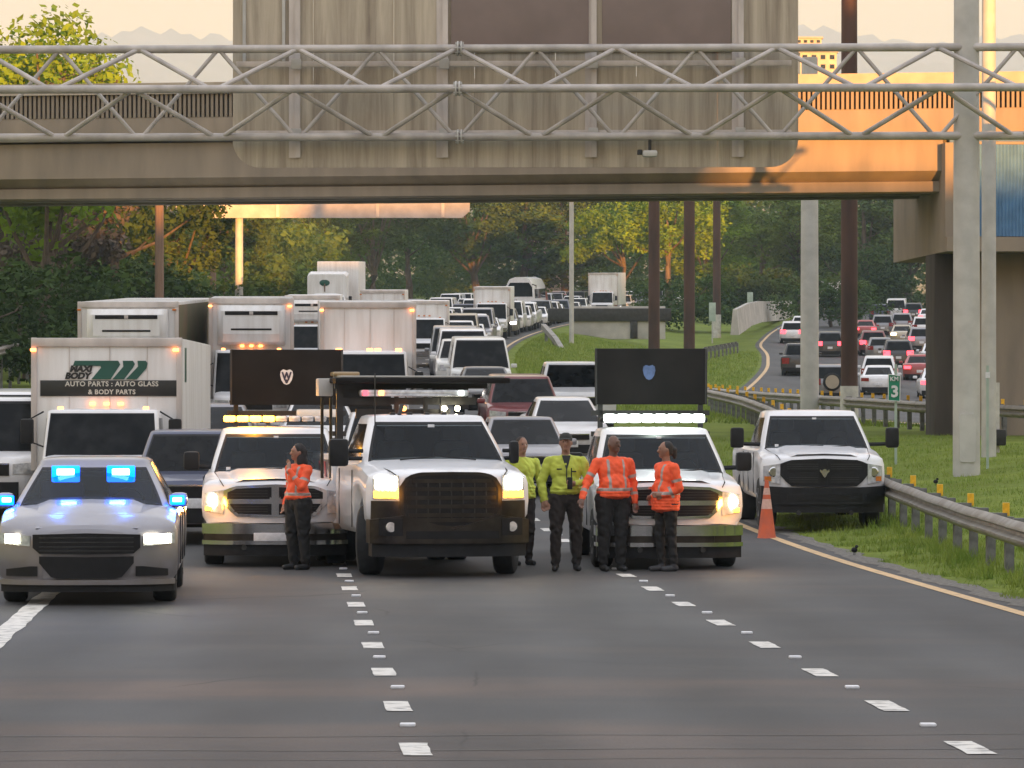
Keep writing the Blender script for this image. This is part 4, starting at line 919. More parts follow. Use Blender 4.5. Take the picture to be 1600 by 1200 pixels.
for sgn in (-1, 1):
    MB().tube([(sgn*.69, yf(.69)-.004, 1.30), (sgn*.76, .2, 1.36), (sgn*.86, 1.2, 1.44)], .008, 5).build('hood_seam', 'black_plastic', ut); MB().tube([(sgn*.5, 1.08, 1.49), (sgn*.05, 1.0, 1.53)], .01, 5).build('wiper', 'black_plastic', ut)
for sgn in (-1, 1): H.glass('s', .08, .9, .1, .88, .006, sgn).build('side_window', 'glass', ut, 60)
zt, zb = [(-.66, 1.16), (-.57, 1.30), (-.4, 1.345), (0, 1.35), (.4, 1.345), (.57, 1.30), (.66, 1.16)], [(-.66, .85), (-.58, .66), (0, .62), (.58, .66), (.66, .85)]
MB().strip(-.66, .66, zt, zb, yf, .03, .12, 18).build('grille_surround', 'dark_chrome', ut)
gi = MB().strip(-.61, .61, [(-.61, 1.14), (-.53, 1.265), (-.38, 1.305), (0, 1.31), (.38, 1.305), (.53, 1.265), (.61, 1.14)], [(-.61, .86), (-.54, .70), (0, .66), (.54, .70), (.61, .86)], yf, .034, .05, 18).build('grille', 'grille_black', ut)
for zz, ww in ((1.235, .52), (1.13, .58), (1.02, .58), (.91, .57), (.80, .55), (.735, .5)):
    MB().strip(-ww, ww, zz+.024, zz-.024, yf, .044, .03, 14).build('grille_bar', 'dark_chrome', gi)
for x in np.linspace(-.45, .45, 7): MB().strip(x-.008, x+.008, 1.26, .72, yf, .04, .02, 2).build('grille_rib', 'dark_steel', gi)
for sgn in (-1, 1):
    a, c = sorted((sgn*.67, sgn*.98)); hl_ = MB().strip(a, c, [(a, 1.31 if sgn > 0 else 1.26), (c, 1.26 if sgn > 0 else 1.31)], 1.0, yf, .02, .08).build('headlight', 'lamp_lens', ut)
    MB().strip(*sorted((sgn*.71, sgn*.95)), 1.285, 1.135, yf, .034, .05).build('lamp_bulb', 'headlight_glow', hl_)
    MB().strip(*sorted((sgn*.69, sgn*.97)), 1.10, 1.02, yf, .034, .05).build('turn_signal', 'amber_glow', hl_)
    MB().strip(*sorted((sgn*.60, sgn*1.0)), .98, .62, yf, .012, .05).build('fender_front', 'dark_chrome', ut)
    fg = MB().strip(*sorted((sgn*.64, sgn*.93)), .76, .54, yf, .16, .05).build('fog_lamp', 'grille_black', ut)
    MB().lathe([(.005, -.01), (.06, -.01), (.07, .02)], (sgn*.78, yf(.78)-.165, .65), 'y', 14).build('fog_lens', 'lamp_lens', fg)
    xm = 1.26 if sgn < 0 else 1.07; MB().tube([(sgn*.93, 1.5, 1.50), (sgn*(xm-.04), 1.46, 1.5)], .03, 6).tube([(sgn*.93, 1.5, 1.6), (sgn*(xm-.04), 1.46, 1.6)], .03, 6).rbox((sgn*xm, 1.44, 1.58), (.26 if sgn < 0 else .13, .13, .36 if sgn < 0 else .3), .05).build('mirror', 'black_plastic', ut)
MB().strip(-1.03, 1.03, [(-1.03, .74), (-.6, .80), (0, .62), (.6, .80), (1.03, .74)], .44, yf, .15, .2, 20).build('bumper', 'dark_chrome', ut)
MB().strip(-.6, .6, .60, .50, yf, .155, .05, 12).build('bumper_opening', 'grille_black', ut)
MB().strip(-1.0, 1.0, .45, .27, yf, .09, .2, 18).build('valance', 'black_plastic', ut)
for k in range(5): MB().rbox((-.46+.23*k, 2.05, 2.085), (.07, .1, .035), .012).build('clearance_lamp', 'dark_steel', ut)
MB().tube([(-.38, 1.95, 2.07), (-.33, 2.05, 2.2)], .03, 6).build('antenna_base', 'dark_steel', ut); MB().cyl((-.72, 1.85, 1.9), (-.72, 1.85, 2.62), .008).build('antenna', 'dark_steel', ut)
cutline(ut, (1.62, 2.9), .6, 1.35, W)
# body with lockers, painted with red reflective chevrons
bb_ = MB().rbox((0, 5.2, 1.05), (2.16, 3.5, .95), .03).build('service_body', 'white_paint', ut)
M['chevron_red'] = mat('chevron_red', (.30, .05, .07), .4, 0, var=.15, scale=9)
for sgn in (-1, 1):
    for k in range(5):
        y = 3.7+k*.62; MB().rbox((sgn*1.085, y+.25, 1.1), (.02, .54, .7), .008).build('locker_door', 'silver_paint', bb_)
        MB().prism([(y+.02, .78), (y+.16, .78), (y+.46, 1.42), (y+.32, 1.42)], lambda u, v, w: (sgn*(1.1+w), u, v), .006).build('chevron', 'chevron_red', bb_)
    MB().rbox((sgn*1.09, 3.6, .62), (.05, .1, .06), .01).build('side_marker', 'orange_marker', bb_)
MB().box((0, 3.9, .62), (1.0, 6, .25)).build('chassis', 'black_plastic', ut)
wheels(ut, W, Rw, (1.05,), .28)
for o in ut.children:
    if o.name.startswith('wheel'): o.rotation_euler.z += R(-16)
wheels(ut, 1.10, Rw, (5.3,), .28); wheels(ut, .80, Rw, (5.3,), .26)
# rack over the cab
rk = MB()
for sgn in (-1, 1): rk.box(((-.98 if sgn < 0 else .45), 3.45, 1.95), (.09, .09, 1.15)).box((sgn*.2, 3.45, 1.9), (.06, .06, 1.1))
rk.box((-.05, 3.47, 2.25), (1.9, .08, .10)).box((0, 3.45, 2.48), (2.1, .1, .12)).box((-.1, 3.5, 2.08), (1.3, .05, .12)).box((-.62, 3.5, 2.33), (.7, .04, .3)).box((.55, 3.5, 2.36), (.5, .04, .2)); rr_ = rk.build('rack', 'dark_steel', ut)
MB().rbox((.12, 3.6, 2.53), (2.4, 1.0, .075), .025).build('folded_board', 'board_black', rr_); MB().rbox((.13, 3.6, 2.583), (2.25, .9, .025), .01).build('board_cover', 'galv', rr_)
lb = MB().rbox((.02, 3.35, 2.36), (1.5, .25, .10), .04).build('light_bar', 'lamp_lens', rr_)
for k, mname in ((0, 'tail_glow'), (1, 'orange_marker'), (6, 'white_bar')): MB().rbox((-.66+.22*k, 3.21, 2.36), (.07, .03, .07), .012).build('light_module', mname, lb)
for x, mname in ((-.12, 'orange_marker'), (.44, 'headlight_glow'), (.62, 'headlight_glow')): MB().sphere((x, 3.3, 2.15), .038, .03, .038).build('work_lamp', mname, rr_)
ex = MB()
for x in (-1.2, -1.08): ex.cyl((x, 3.6, 1.2), (x, 3.6, 2.3), .022)
ex.build('stake_post', 'dark_chrome', rr_)
MB().rbox((-1.13, 3.9, 2.44), (.2, .3, .24), .02).build('control_box', 'galv', rr_); MB().rbox((-.86, 3.8, 2.62), (.36, .4, .06), .025).build('canvas_roll', 'tan_paint', rr_)

# police sedan -----------------------------------------------------------------
pc = thing('police_car', 'silver police sedan with blue windshield lights and bright headlights straddling the white lane line', 'police car', ((135-800)/141.5, 42.4, 0), RZ)
W, L, Rw, yw = .96, 5.0, .36, (1.0, 4.05); nz_ = .34; yf = nose_y(W, nz_); SCZ = 1.09
top = [(0, .76), (.05, .83), (.4, .95), (1.0, 1.04), (1.45, 1.08), (3.9, 1.10), (4.8, 1.12), (5.0, .95)]
body_shell(W, L, top, Rw, yw, .26, nz_, .25, .07, [(0, .25), (.4, .22), (5, .24)], crown=.06, shoulder=.09).build('body', 'silver_paint', pc)
MB().loft([[(-.6*k, y, ev(top, y)+.02), (-.42*k, y, ev(top, y)+.07*min(1, y*1.6)+.02), (0, y, ev(top, y)+.075*min(1, y*1.6)+.03), (.42*k, y, ev(top, y)+.07*min(1, y*1.6)+.02), (.6*k, y, ev(top, y)+.02)] for y, k in ((.06, .9), (.25, .95), (.6, 1), (1.3, 1.1))], cap=False, closed=False).build('hood', 'silver_paint', pc, 60)
H = House(1.15, 2.0, 3.3, 4.2, 1.05, 1.53, .84, .615, .2, .1, .085); H.shell(True).build('roof', 'silver_paint', pc, 50); H.fit_out(pc); H.glass('r', -.9, .9, .1, .9).build('rear_window', 'glass', pc, 60)
for sgn in (-1, 1):
    for u0, u1 in ((.06, .46), (.52, .9)): H.glass('s', u0, u1, .1, .88, .006, sgn).build('side_window', 'glass', pc, 60)
MB().strip(-.57, .57, [(-.57, .785), (0, .80), (.57, .785)], [(-.57, .64), (-.5, .575), (0, .565), (.5, .575), (.57, .64)], yf, .02, .08, 16).build('grille', 'grille_black', pc)
MB().strip(-.50, .50, [(-.5, .545), (0, .535), (.5, .545)], [(-.5, .47), (-.36, .30), (.36, .30), (.5, .47)], yf, .02, .08, 16).build('lower_grille', 'grille_black', pc)
for zz in (.75, .70, .65, .605): MB().strip(-.5, .5, zz+.006, zz-.006, yf, .026, .02, 8).build('grille_bar', 'dark_steel', pc)
for sgn in (-1, 1):
    hl_ = MB().strip(*sorted((sgn*.60, sgn*.93)), [(-.93, .80), (-.6, .77), (.6, .77), (.93, .80)], [(-.93, .68), (-.6, .655), (.6, .655), (.93, .68)], yf, .012, .06).build('headlight', 'lamp_lens', pc)
    x0, x1 = (.72, .87) if sgn < 0 else (.62, .89)
    MB().strip(*sorted((sgn*x0, sgn*x1)), .785, .69, yf, .022, .04).build('lamp_bulb', 'headlight_glow', hl_)
    MB().strip(*sorted((sgn*.52, sgn*.86)), [(-.86, .40), (-.6, .435), (.6, .435), (.86, .40)], .325, yf, .01, .05).build('side_intake', 'grille_black', pc)
    mr = MB().rbox((sgn*.95, 1.45, 1.13), (.18, .13, .17), .05).build('mirror', 'silver_paint', pc)
    MB().rbox((sgn*.93, 1.365, 1.13), (.16, .03, .11), .02).build('blue_lamp', 'blue_glow', mr); MB().rbox((sgn*.93, 1.345, 1.135), (.10, .02, .05), .01).build('lamp_core', 'blue_core', mr)
    bl = MB()
    p_ = H.front(sgn*.50, .80, .02); bl.rbox((p_[0], p_[1], p_[2]-.01), (.31, .04, .19), .05); bo = bl.build('blue_lamp', 'blue_glow', pc)
    MB().rbox((p_[0], p_[1]-.025, p_[2]+.012), (.19, .02, .07), .01).build('lamp_core', 'blue_core', bo)
MB().strip(-.93, .93, .285, .23, yf, .03, .1, 16).build('chin_lip', 'silver_paint', pc); MB().strip(-.92, .92, .235, .15, yf, -.02, .1, 16).build('valance', 'black_plastic', pc)
cutline(pc, (1.6, 2.65, 3.7), .4, 1.0, W); chassis(pc, W, yw, L, Rw); wheels(pc, W, Rw, yw, .25, 'black_plastic')
pc.scale = (1.04, 1, 1.0)

# MAXI BODY truck --------------------------------------------------------------
def at(px, Y): return (px-800)*Y/6000
mx_ = box_truck('white box truck with green striped logo and lettered black band above its cab', at(152, 63.8), 63.8, RZ-R(2.6), z_main(64), 2.56, 3.2, 8, markers=3, lit=True, zfloor=.95, ybox=1.8, hcab=1.95)
yb = 1.8-.05; X0 = .06
def px2(px, py): return ((px-157)/91.7, CAM_H+(621-py)/91.7-z_main(65))
bnd = MB().rbox((px2(163, 605)[0], yb+.035, px2(0, 605)[1]), (2.4, .02, .27), .004).build('black_band', 'logo_black', mx_)
x_, z_ = px2(165, 599); lettering('lettering', 'AUTO PARTS : AUTO GLASS', .118, 'logo_cream', mx_, (x_, yb+.02, z_+.005), .003, spacing=1.08)
x_, z_ = px2(165, 611); lettering('lettering', '& BODY PARTS', .112, 'logo_cream', mx_, (x_, yb+.02, z_-.002), .003, spacing=1.08)
def lg(pts, name='stripe'):
    o = [px2(a, b_) for a, b_ in pts]; MB().prism(o, lambda u, v, w: (u, yb+.03+w, v), .014).build(name, 'logo_green', mx_)
lg([(107, 562), (175, 562), (178, 568), (163, 591), (133, 591), (148, 573), (147, 570), (104, 570)])
lg([(182, 562), (198, 562), (201, 567), (198, 573), (184, 591), (166, 591), (183, 571)]); lg([(205, 562), (218, 562), (221, 566), (219, 574), (204, 591), (187, 591), (206, 571)])
x_, z_ = px2(117, 575); lettering('lettering', 'MAXI', .14, 'logo_black', mx_, (x_, yb+.028, z_), .009, .25, 1.1)
x_, z_ = px2(112, 586); lettering('lettering', 'BODY', .14, 'logo_black', mx_, (x_, yb+.028, z_), .009, .25, 1.1)
MB().rbox((1.275, 1.8+.95, 2.75), (.012, .5, .6), .02).build('side_decal', 'logo_green', mx_)

# other trucks ------------------------------------------------------------------
def trk(px, Y, label, rz=None, **k):
    rr = RZ-math.atan(2*.00036*max(0, Y-95)) if rz is None else rz
    return box_truck(label, at(px, Y), Y, rr, z_main(Y+2), pitch=math.atan(.034) if Y > 80 else .0, **k)
trk(190, 96, 'white refrigerated truck with wide dark vent and brown-sided box beside the trees', RZ-R(3.6), wbox=2.55, htop=3.55, lbox=12.5, unit=True, side_m='box_brown', hcab=2.25)
trk(392, 98.5, 'white refrigerated truck whose amber lamp glows beside its cab, behind the amber-barred pickup', wbox=2.2, htop=3.62, lbox=7, unit=True, hcab=2.25, lit=True)
wt = trk(578, 95, 'plain white box truck with three orange cab lights and rounded grey roof edge', wbox=2.4, htop=3.55, lbox=6, markers=0, lit=True, hcab=2.3)
for x in (-.75, .02, .22, .74): MB().rbox((x, 1.02, 2.37), (.16, .06, .07), .02).build('cab_lamp', 'orange_marker', wt)
trk(486, 152, 'small white truck with black cooling grilles squeezed behind the plain white box truck', wbox=2.2, htop=3.3, lbox=5, unit=True, hcab=2.1)
trk(767, 238, 'far white box truck with black windshield in the middle of the queue', wbox=2.3, htop=3.2, lbox=6, markers=3)
trk(940, 345, 'far white box truck with tall plain box beside the lamp post', wbox=2.7, htop=3.9, lbox=8)
# semi with palm emblem
sy = 236; sm = thing('semi_truck', 'white semi truck with a palm tree emblem above its windshield and a taller trailer', 'semi truck', (at(509, sy), sy, z_main(sy+3)), 0, None, math.atan(.034))
body_shell(1.15, 3.2, [(0, 1.4), (.1, 1.55), (1.2, 1.75), (3.2, 1.8)], .5, (1.2,), .5, .3, .06).build('hood', 'white_paint', sm)
H = House(1.3, 1.8, 3.6, 3.7, 1.7, 2.75, 1.2, 1.1, .1); H.shell().build('cab', 'white_paint', sm, 50); H.glass('f', -.95, .95, .1, .8).build('windshield', 'glass', sm, 60)
MB().loft([[(-1.22, 1.75, 2.5), (1.22, 1.75, 2.5), (1.22, 1.75, 3.8), (1.05, 1.75, 3.95), (-1.05, 1.75, 3.95), (-1.22, 1.75, 3.8)], [(-1.25, 3.9, 2.5), (1.25, 3.9, 2.5), (1.25, 3.9, 4.0), (1.1, 3.9, 4.12), (-1.1, 3.9, 4.12), (-1.25, 3.9, 4.0)]]).build('roof_fairing', 'box_white', sm)
MB().sphere((-.15, 1.72, 3.42), .32, .03, .2).build('emblem_crown', 'logo_green', sm); MB().box((-.15, 1.71, 3.12), (.07, .04, .5)).build('emblem_trunk', 'wood', sm)
MB().rbox((.55, 10, 2.8), (2.6, 11, 3.9), .04).build('trailer', 'box_white', sm); MB().rbox((0, -.06, .8), (2.3, .2, .4), .05).build('bumper', 'chrome', sm); MB().rbox((0, -.02, 1.25), (1.1, .1, .6), .04).build('grille', 'grille_black', sm)
for sgn in (-1, 1): MB().rbox((sgn*.85, -.0, 1.2), (.3, .1, .25), .05).build('headlight', 'lamp_lens', sm); MB().rbox((sgn*1.45, 1.4, 2.3), (.2, .12, .6), .04).build('mirror', 'black_plastic', sm)
wheels(sm, 1.2, .5, (1.2, 7, 13.5), .3)
# coach
cy_ = 330; bu = thing('bus', 'white coach with rounded roof and black windshield far back in the queue', 'bus', (at(812, cy_), cy_, z_main(cy_)), RZ-.16, None, math.atan(.034))
rings = []
for y, k in ((0, .94), (.25, 1), (11, 1)): rings.append([(x*k, y, z) for x, z in ((-1.25, .35), (1.25, .35), (1.28, 1.5), (1.2, 2.9), (.9, 3.45), (.4, 3.62), (-.4, 3.62), (-.9, 3.45), (-1.2, 2.9), (-1.28, 1.5))])
MB().loft(rings).build('body', 'white_paint', bu)
MB().prism([(-1.12, 1.95), (1.12, 1.95), (1.08, 2.75), (.8, 3.15), (-.8, 3.15), (-1.08, 2.75)], lambda u, v, w: (u, -.02+w, v), .06).build('windshield', 'glass', bu)
for sgn in (-1, 1):
    MB().rbox((sgn*.95, -.03, .9), (.3, .06, .2), .03).build('headlight', 'lamp_lens', bu); MB().rbox((sgn*1.25, 5.8, 2.2), (.05, 10, .8), .03).build('side_window', 'glass', bu)
    MB().tube([(sgn*1.1, 0, 3.0), (sgn*1.45, -.3, 2.9), (sgn*1.45, -.3, 2.3)], .05, 6).build('mirror', 'black_plastic', bu)
MB().rbox((0, -.03, .6), (2.3, .06, .3), .03).build('bumper', 'black_plastic', bu); wheels(bu, 1.2, .5, (2.5, 8.5), .3)

# ------------------------------------------------------------------ the queue
def veh(kind, px, Y, colour, label, head=None, rz=None, grp='vehicles waiting in the queue'):
    rr = RZ-math.atan(2*.00036*max(0, Y-95)) if rz is None else rz
    o = vehicle(kind, at(px, Y), Y, rr, colour, label, z_main(Y+2), grp, math.atan(.034) if Y > 75 else .004*0)
    if head: lights(o, head)
    return o
van_ = veh('van', -28, 66, 'white_paint', 'white van cut by the picture edge beside the lettered box truck')
veh('suv', 24, 82, 'white_paint', 'white SUV with tinted windows between the edge van and the lettered box truck')
ns_ = veh('suv', 300, 58.6, 'navy_paint', 'dark blue SUV close behind the police sedan', rz=RZ)
veh('sedan', 336, 82, 'silver_paint', 'silver sedan glimpsed between the lettered box truck and the amber-barred pickup')
veh('sedan', 500, 84, 'white_paint', 'white sedan glimpsed under the arrow board with the W shield')
veh('suv', 612, 71, 'white_paint', 'white SUV directly behind the utility truck')
veh('hatchback', 824, 75, 'silver_paint', 'silver hatchback whose roof shows beside the utility truck mirror', 'far_headlight')
veh('sedan', 892, 86, 'white_paint', 'white sedan behind the person in the lime jacket')
veh('suv', 822, 94, 'maroon_paint', 'maroon SUV with wide dark windshield just beyond the folded light rack')
veh('pickup', 905, 101, 'white_paint', 'white pickup beside the arrow board with the blue shield')
veh('van', 752, 124, 'offwhite_paint', 'pale van with orange roof lamps behind the maroon SUV')
veh('sedan', 762, 113, 'black_paint', 'black sedan in front of the pale van')
for px, Y, lab in ((662, 172, 'small white box truck a few rows behind the pale van'), (596, 186, 'white box truck whose cab top shows above the plain white box truck')):
    trk(px, Y, lab, wbox=2.2, htop=2.9 if Y < 180 else 3.3, lbox=5, hcab=2.1)
ordw = 'first second third fourth fifth sixth seventh eighth ninth tenth eleventh twelfth thirteenth fourteenth fifteenth sixteenth seventeenth eighteenth nineteenth twentieth'.split()
for tens, tenth in (('twenty', 'thirtieth'), ('thirty', 'fortieth'), ('forty', 'fiftieth'), ('fifty', 'sixtieth')): ordw += [f'{tens}-{w}' for w in ordw[:9]]+[tenth]
rq = random.Random(21)
cw = [('white_paint', 'white')]*9+[('silver_paint', 'silver')]*4+[('grey_paint', 'grey')]*3+[('black_paint', 'black')]*3+[('offwhite_paint', 'off-white')]*2+[('navy_paint', 'dark blue'), ('maroon_paint', 'maroon'), ('beige_paint', 'beige'), ('red_paint', 'red')]
lanes = [(6.3, 134, 'in the lane beside the grass median', [(236, 248), (340, 356)]), (2.76, 106, 'in the second lane from the median', [(170, 180), (184, 194), (322, 345)]), (-.83, 118, 'in the third lane from the median', [(148, 160)]), (-4.4, 110, 'in the outer lane by the trees', [(228, 256)])]
QUEUE = []
for b_, y0, where, skips in lanes:
    Y, k, prev = y0, 0, None
    while Y < 432:
        Y += rq.uniform(-.4, .8)
        for s0, s1 in skips:
            if s0-6 < Y < s1: Y = s1
        kind = rq.choice(['sedan', 'sedan', 'suv', 'suv', 'suv', 'hatchback', 'pickup', 'pickup', 'van', 'van']); cm_, cn = rq.choice(cw)
        QUEUE.append((kind, b_+rq.uniform(-.25, .25), Y, cm_, cn, where, ordw[k], rq.random())); k += 1
        Y += SPECS[kind]['L']+rq.uniform(.9, 2.0)
for kind, b_, Y, cm_, cn, where, nth, lit in QUEUE:
    X = X_main(b_, Y); rr = RZ-math.atan(2*.00036*max(0, Y-95))
    kn = {'suv': 'SUV', 'pickup': 'pickup'}.get(kind, kind)
    o = vehicle(kind, X, Y, rr, cm_, f'{cn} {kn}, {nth} waiting vehicle {where}', z_main(Y+2), 'vehicles waiting in the queue', math.atan(.034))
    if lit < .18: lights(o, 'far_headlight')
    elif lit < .22: lights(o, 'warm_glow')

# ------------------------------------------------------------------ traffic driving away on the other road
def away(kind, px, Y, colour, label, tail=None):
    dX = X_rl(Y+6)-X_rl(Y-6); rr = -math.atan(min(.16, max(.02, dX/12)))
    sl_ = math.atan((z_right(Y+4)-z_right(Y-2))/6)
    o = vehicle(kind, at(px, Y), Y, rr, colour, label, z_right(Y+2), 'vehicles leaving on the far road', sl_, rear=True)
    if tail: lights(o, None, tail)
    return o
away('sedan', 1373, 183, 'white_paint', 'white sedan beside the green distance sign')
away('suv', 1373, 192.5, 'white_paint', 'tall white SUV right ahead of the white sedan by the green sign')
away('sedan', 1437, 205, 'red_paint', 'red sedan beside the dark pier wall', 'tail_glow')
away('suv', 1404, 226, 'black_paint', 'black SUV with lit red tail lamps ahead of the tall white SUV', 'tail_glow')
away('suv', 1300, 168, 'grey_paint', 'grey off-roader with a covered spare wheel between the grey column and the brown pole')
away('pickup', 1248, 212, 'black_paint', 'black pickup half hidden by the round grey column')
away('suv', 1297, 248, 'black_paint', 'black SUV between the grey column and the brown pole', 'tail_glow')
away('suv', 1238, 284, 'white_paint', 'white SUV alone on the ramp left of the grey column', 'tail_glow')
away('hatchback', 1252, 310, 'white_paint', 'white hatchback just ahead of the white SUV on the ramp')
away('suv', 1365, 251, 'maroon_paint', 'maroon SUV with lit tail lamps ahead on the inner side', 'tail_glow')
away('sedan', 1462, 228, 'white_paint', 'white sedan cut off by the dark pier wall')
away('sedan', 1468, 176, 'white_paint', 'white car with lit red lamp peeping past the dark pier wall', 'tail_glow')
away('hatchback', 1376, 240, 'grey_paint', 'small dark grey hatchback between black and maroon SUVs')
away('sedan', 1410, 284, 'beige_paint', 'beige sedan with one glowing amber lamp', 'warm_glow')
away('suv', 1440, 262, 'silver_paint', 'silver SUV beside the beige sedan', 'tail_glow')
away('suv', 1379, 306, 'grey_paint', 'grey SUV ahead of the beige sedan'); away('suv', 1409, 312, 'silver_paint', 'silver SUV two rows ahead of the beige sedan'); away('suv', 1443, 300, 'white_paint', 'white SUV ahead of the silver SUV near the pier')
away('sedan', 1352, 300, 'red_paint', 'red sedan partly hidden behind the brown pole', 'tail_glow'); away('suv', 1374, 345, 'navy_paint', 'dark blue SUV in the last visible row by the brown pole'); away('van', 1400, 352, 'white_paint', 'white van in the last visible row of departing traffic')
away('suv', 1427, 350, 'black_paint', 'black SUV in the last visible row nearest the pier', 'tail_glow'); away('sedan', 1450, 338, 'white_paint', 'white sedan in the last rows close to the pier', 'tail_glow')
jp = [o for o in scene.objects if o.get('label', '').startswith('grey off-roader')][0]
sw_ = MB().lathe([(.02, -.12), (.3, -.12), (.37, -.06), (.37, .1)], (.25, 4.85, .98), 'y', 20); sw_v = MB(); sw_v.add([(-a+.5, b_, c) for a, b_, c in sw_.v], sw_.f)
sp_ = MB().lathe([(.36, .0), (.40, .03), (.40, .17), (.30, .2), (.02, .2)], (0, 4.66, .98), 'y', 22).build('spare_wheel', 'rubber', jp); MB().lathe([(.01, 0), (.29, 0), (.30, .03)], (0, 4.865, .98), 'y', 22).build('spare_cover', 'beige_paint', sp_)
rt = box_truck('white box truck far off behind the brown pole with the white base', at(1298, 372), 372, math.pi-.1, z_right(372), 2.5, 3.2, 6, cab='cutaway')

# ------------------------------------------------------------------ traffic cone
M['cone_orange'] = mat('cone_orange', (.62, .10, .025), .5, 0, scale=6, col2=(.45, .09, .04)); M['cone_band'] = mat('cone_band', (.60, .36, .29), .45, 0, var=.15, scale=10)
ck = thing('traffic_cone', 'orange traffic cone with pale bands standing on the yellow edge line', 'cone', (at(1198, 61), 61, 0.012))
MB().rbox((0, 0, .02), (.40, .40, .045), .02).build('base', 'black_plastic', ck)
MB().lathe([(.16, .04), (.145, .07), (.0865, .5)], (0, 0, 0), 'z', 24).build('lower_cone', 'cone_orange', ck); MB().lathe([(.088, .495), (.0675, .64), (.067, .64)], (0, 0, 0), 'z', 24).build('band', 'cone_band', ck)
MB().lathe([(.066, .641), (.0575, .71)], (0, 0, 0), 'z', 24).build('middle_cone', 'cone_orange', ck); MB().lathe([(.059, .709), (.044, .81)], (0, 0, 0), 'z', 24).build('band', 'cone_band', ck); MB().lathe([(.043, .811), (.028, .93), (.0, .93)], (0, 0, 0), 'z', 24).build('tip', 'cone_orange', ck)
ck.scale = (1, 1, 1.05)

# ------------------------------------------------------------------ people
M['skin_brown'] = mat('skin_brown', (.25, .125, .08), .55, 0, var=.12, scale=12); M['skin_dark'] = mat('skin_dark', (.13, .066, .045), .5, 0, var=.15, scale=12); M['skin_tan'] = mat('skin_tan', (.33, .165, .11), .55, 0, var=.12, scale=12)
M['hi_orange'] = mat('hi_orange', (.88, .105, .03), .75, 0, var=.10, scale=9, bump=.35, bscale=14); M['hi_lime'] = mat('hi_lime', (.44, .49, .06), .75, 0, var=.10, scale=9, bump=.35, bscale=14)
M['refl_tape'] = mat('refl_tape', (.36, .30, .27), .4, 0, var=.15, scale=16); M['trousers'] = mat('trousers', (.011, .010, .010), .85, 0, var=.3, scale=9, bump=.3, bscale=16); M['trousers_brown'] = mat('trousers_brown', (.022, .016, .014), .85, 0, var=.3, scale=9, bump=.3, bscale=16)
M['shoe_black'] = mat('shoe_black', (.012, .012, .013), .6, 0, var=.2); M['hair_black'] = mat('hair_black', (.012, .008, .007), .6, 0, var=.3, scale=30, bump=.5); M['shoe_grey'] = mat('shoe_grey', (.035, .035, .04), .7, 0, var=.2); M['dark_shirt'] = mat('dark_shirt', (.02, .022, .02), .8)
M['eye'] = mat('eye', (.01, .008, .007), .3); M['lip'] = mat('lip', (.14, .05, .04), .5)
dgr = bpy.context.evaluated_depsgraph_get
def capsule(mb, p0, r0, p1, r1, n=12):
    p0, p1 = Vector(p0), Vector(p1); d = p1-p0; q = d.to_track_quat('Z', 'Y'); rings = []
    for k in range(1, 5):
        a = math.pi/2*(1-k/4.0) if k < 4 else 0; a = math.pi/2*(4-k)/4
        rings.append((p0 - d.normalized()*r0*math.sin(a), r0*math.cos(a) if k < 4 else r0))
    for k in range(0, 4):
        a = math.pi/2*k/4; rings.append((p1 + d.normalized()*r1*math.sin(a), r1*math.cos(a)))
    mb.loft([[c + q @ Vector((r*math.cos(2*math.pi*i/n), r*math.sin(2*math.pi*i/n), 0)) for i in range(n)] for c, r in rings])
def remesh(mb, name, voxel, smooth=3):
    me = bpy.data.meshes.new(name); me.from_pydata(mb.v, [], mb.f)
    b_ = bmesh.new(); b_.from_mesh(me); bmesh.ops.recalc_face_normals(b_, faces=b_.faces); b_.to_mesh(me); b_.free()
    o = bpy.data.objects.new(name, me); C.objects.link(o)
    r_ = o.modifiers.new('r', 'REMESH'); r_.mode = 'VOXEL'; r_.voxel_size = voxel
    s_ = o.modifiers.new('s', 'SMOOTH'); s_.iterations = smooth; s_.factor = .5
    dg = dgr(); dg.update(); out = bpy.data.meshes.new_from_object(o.evaluated_get(dg)); bpy.data.objects.remove(o); bpy.data.meshes.remove(me)
    out.name = name; out.materials.clear(); out.polygons.foreach_set('use_smooth', [True]*len(out.polygons)); return out
class Fig:
    def __init__(s): s.p = []
    def cap(s, lab, p0, r0, p1, r1): s.p.append((lab, 'c', Vector(p0), r0, Vector(p1), r1))
    def ell(s, lab, c, r): s.p.append((lab, 'e', Vector(c), Vector(r), None, None))
    def mesh(s, name, voxel=.0085, smooth=4):
        mb = MB()
        for lab, k, a, r0, b_, r1 in s.p:
            if k == 'c': capsule(mb, a, r0, b_, r1)
            else: mb.sphere(a, r0.x, r0.y, r0.z, 16, 12)
        return remesh(mb, name, voxel, smooth)
    def labels(s, pts):
        best = np.full(len(pts), 9e9); lab = np.zeros(len(pts), int); names = []
        for l_, k, a, r0, b_, r1 in s.p:
            if k == 'c':
                A, B = np.array(a), np.array(b_); d = B-A; t_ = np.clip(((pts-A)@d)/max(d@d, 1e-9), 0, 1)
                dist = np.linalg.norm(pts-(A+t_[:, None]*d), axis=1)-(r0+(r1-r0)*t_)
            else:
                q = (pts-np.array(a))/np.array(r0); kq = np.linalg.norm(q, axis=1); dist = (kq-1)*min(r0)
            if l_ not in names: names.append(l_)
            m_ = dist < best; best[m_] = dist[m_]; lab[m_] = names.index(l_)
        return lab, names
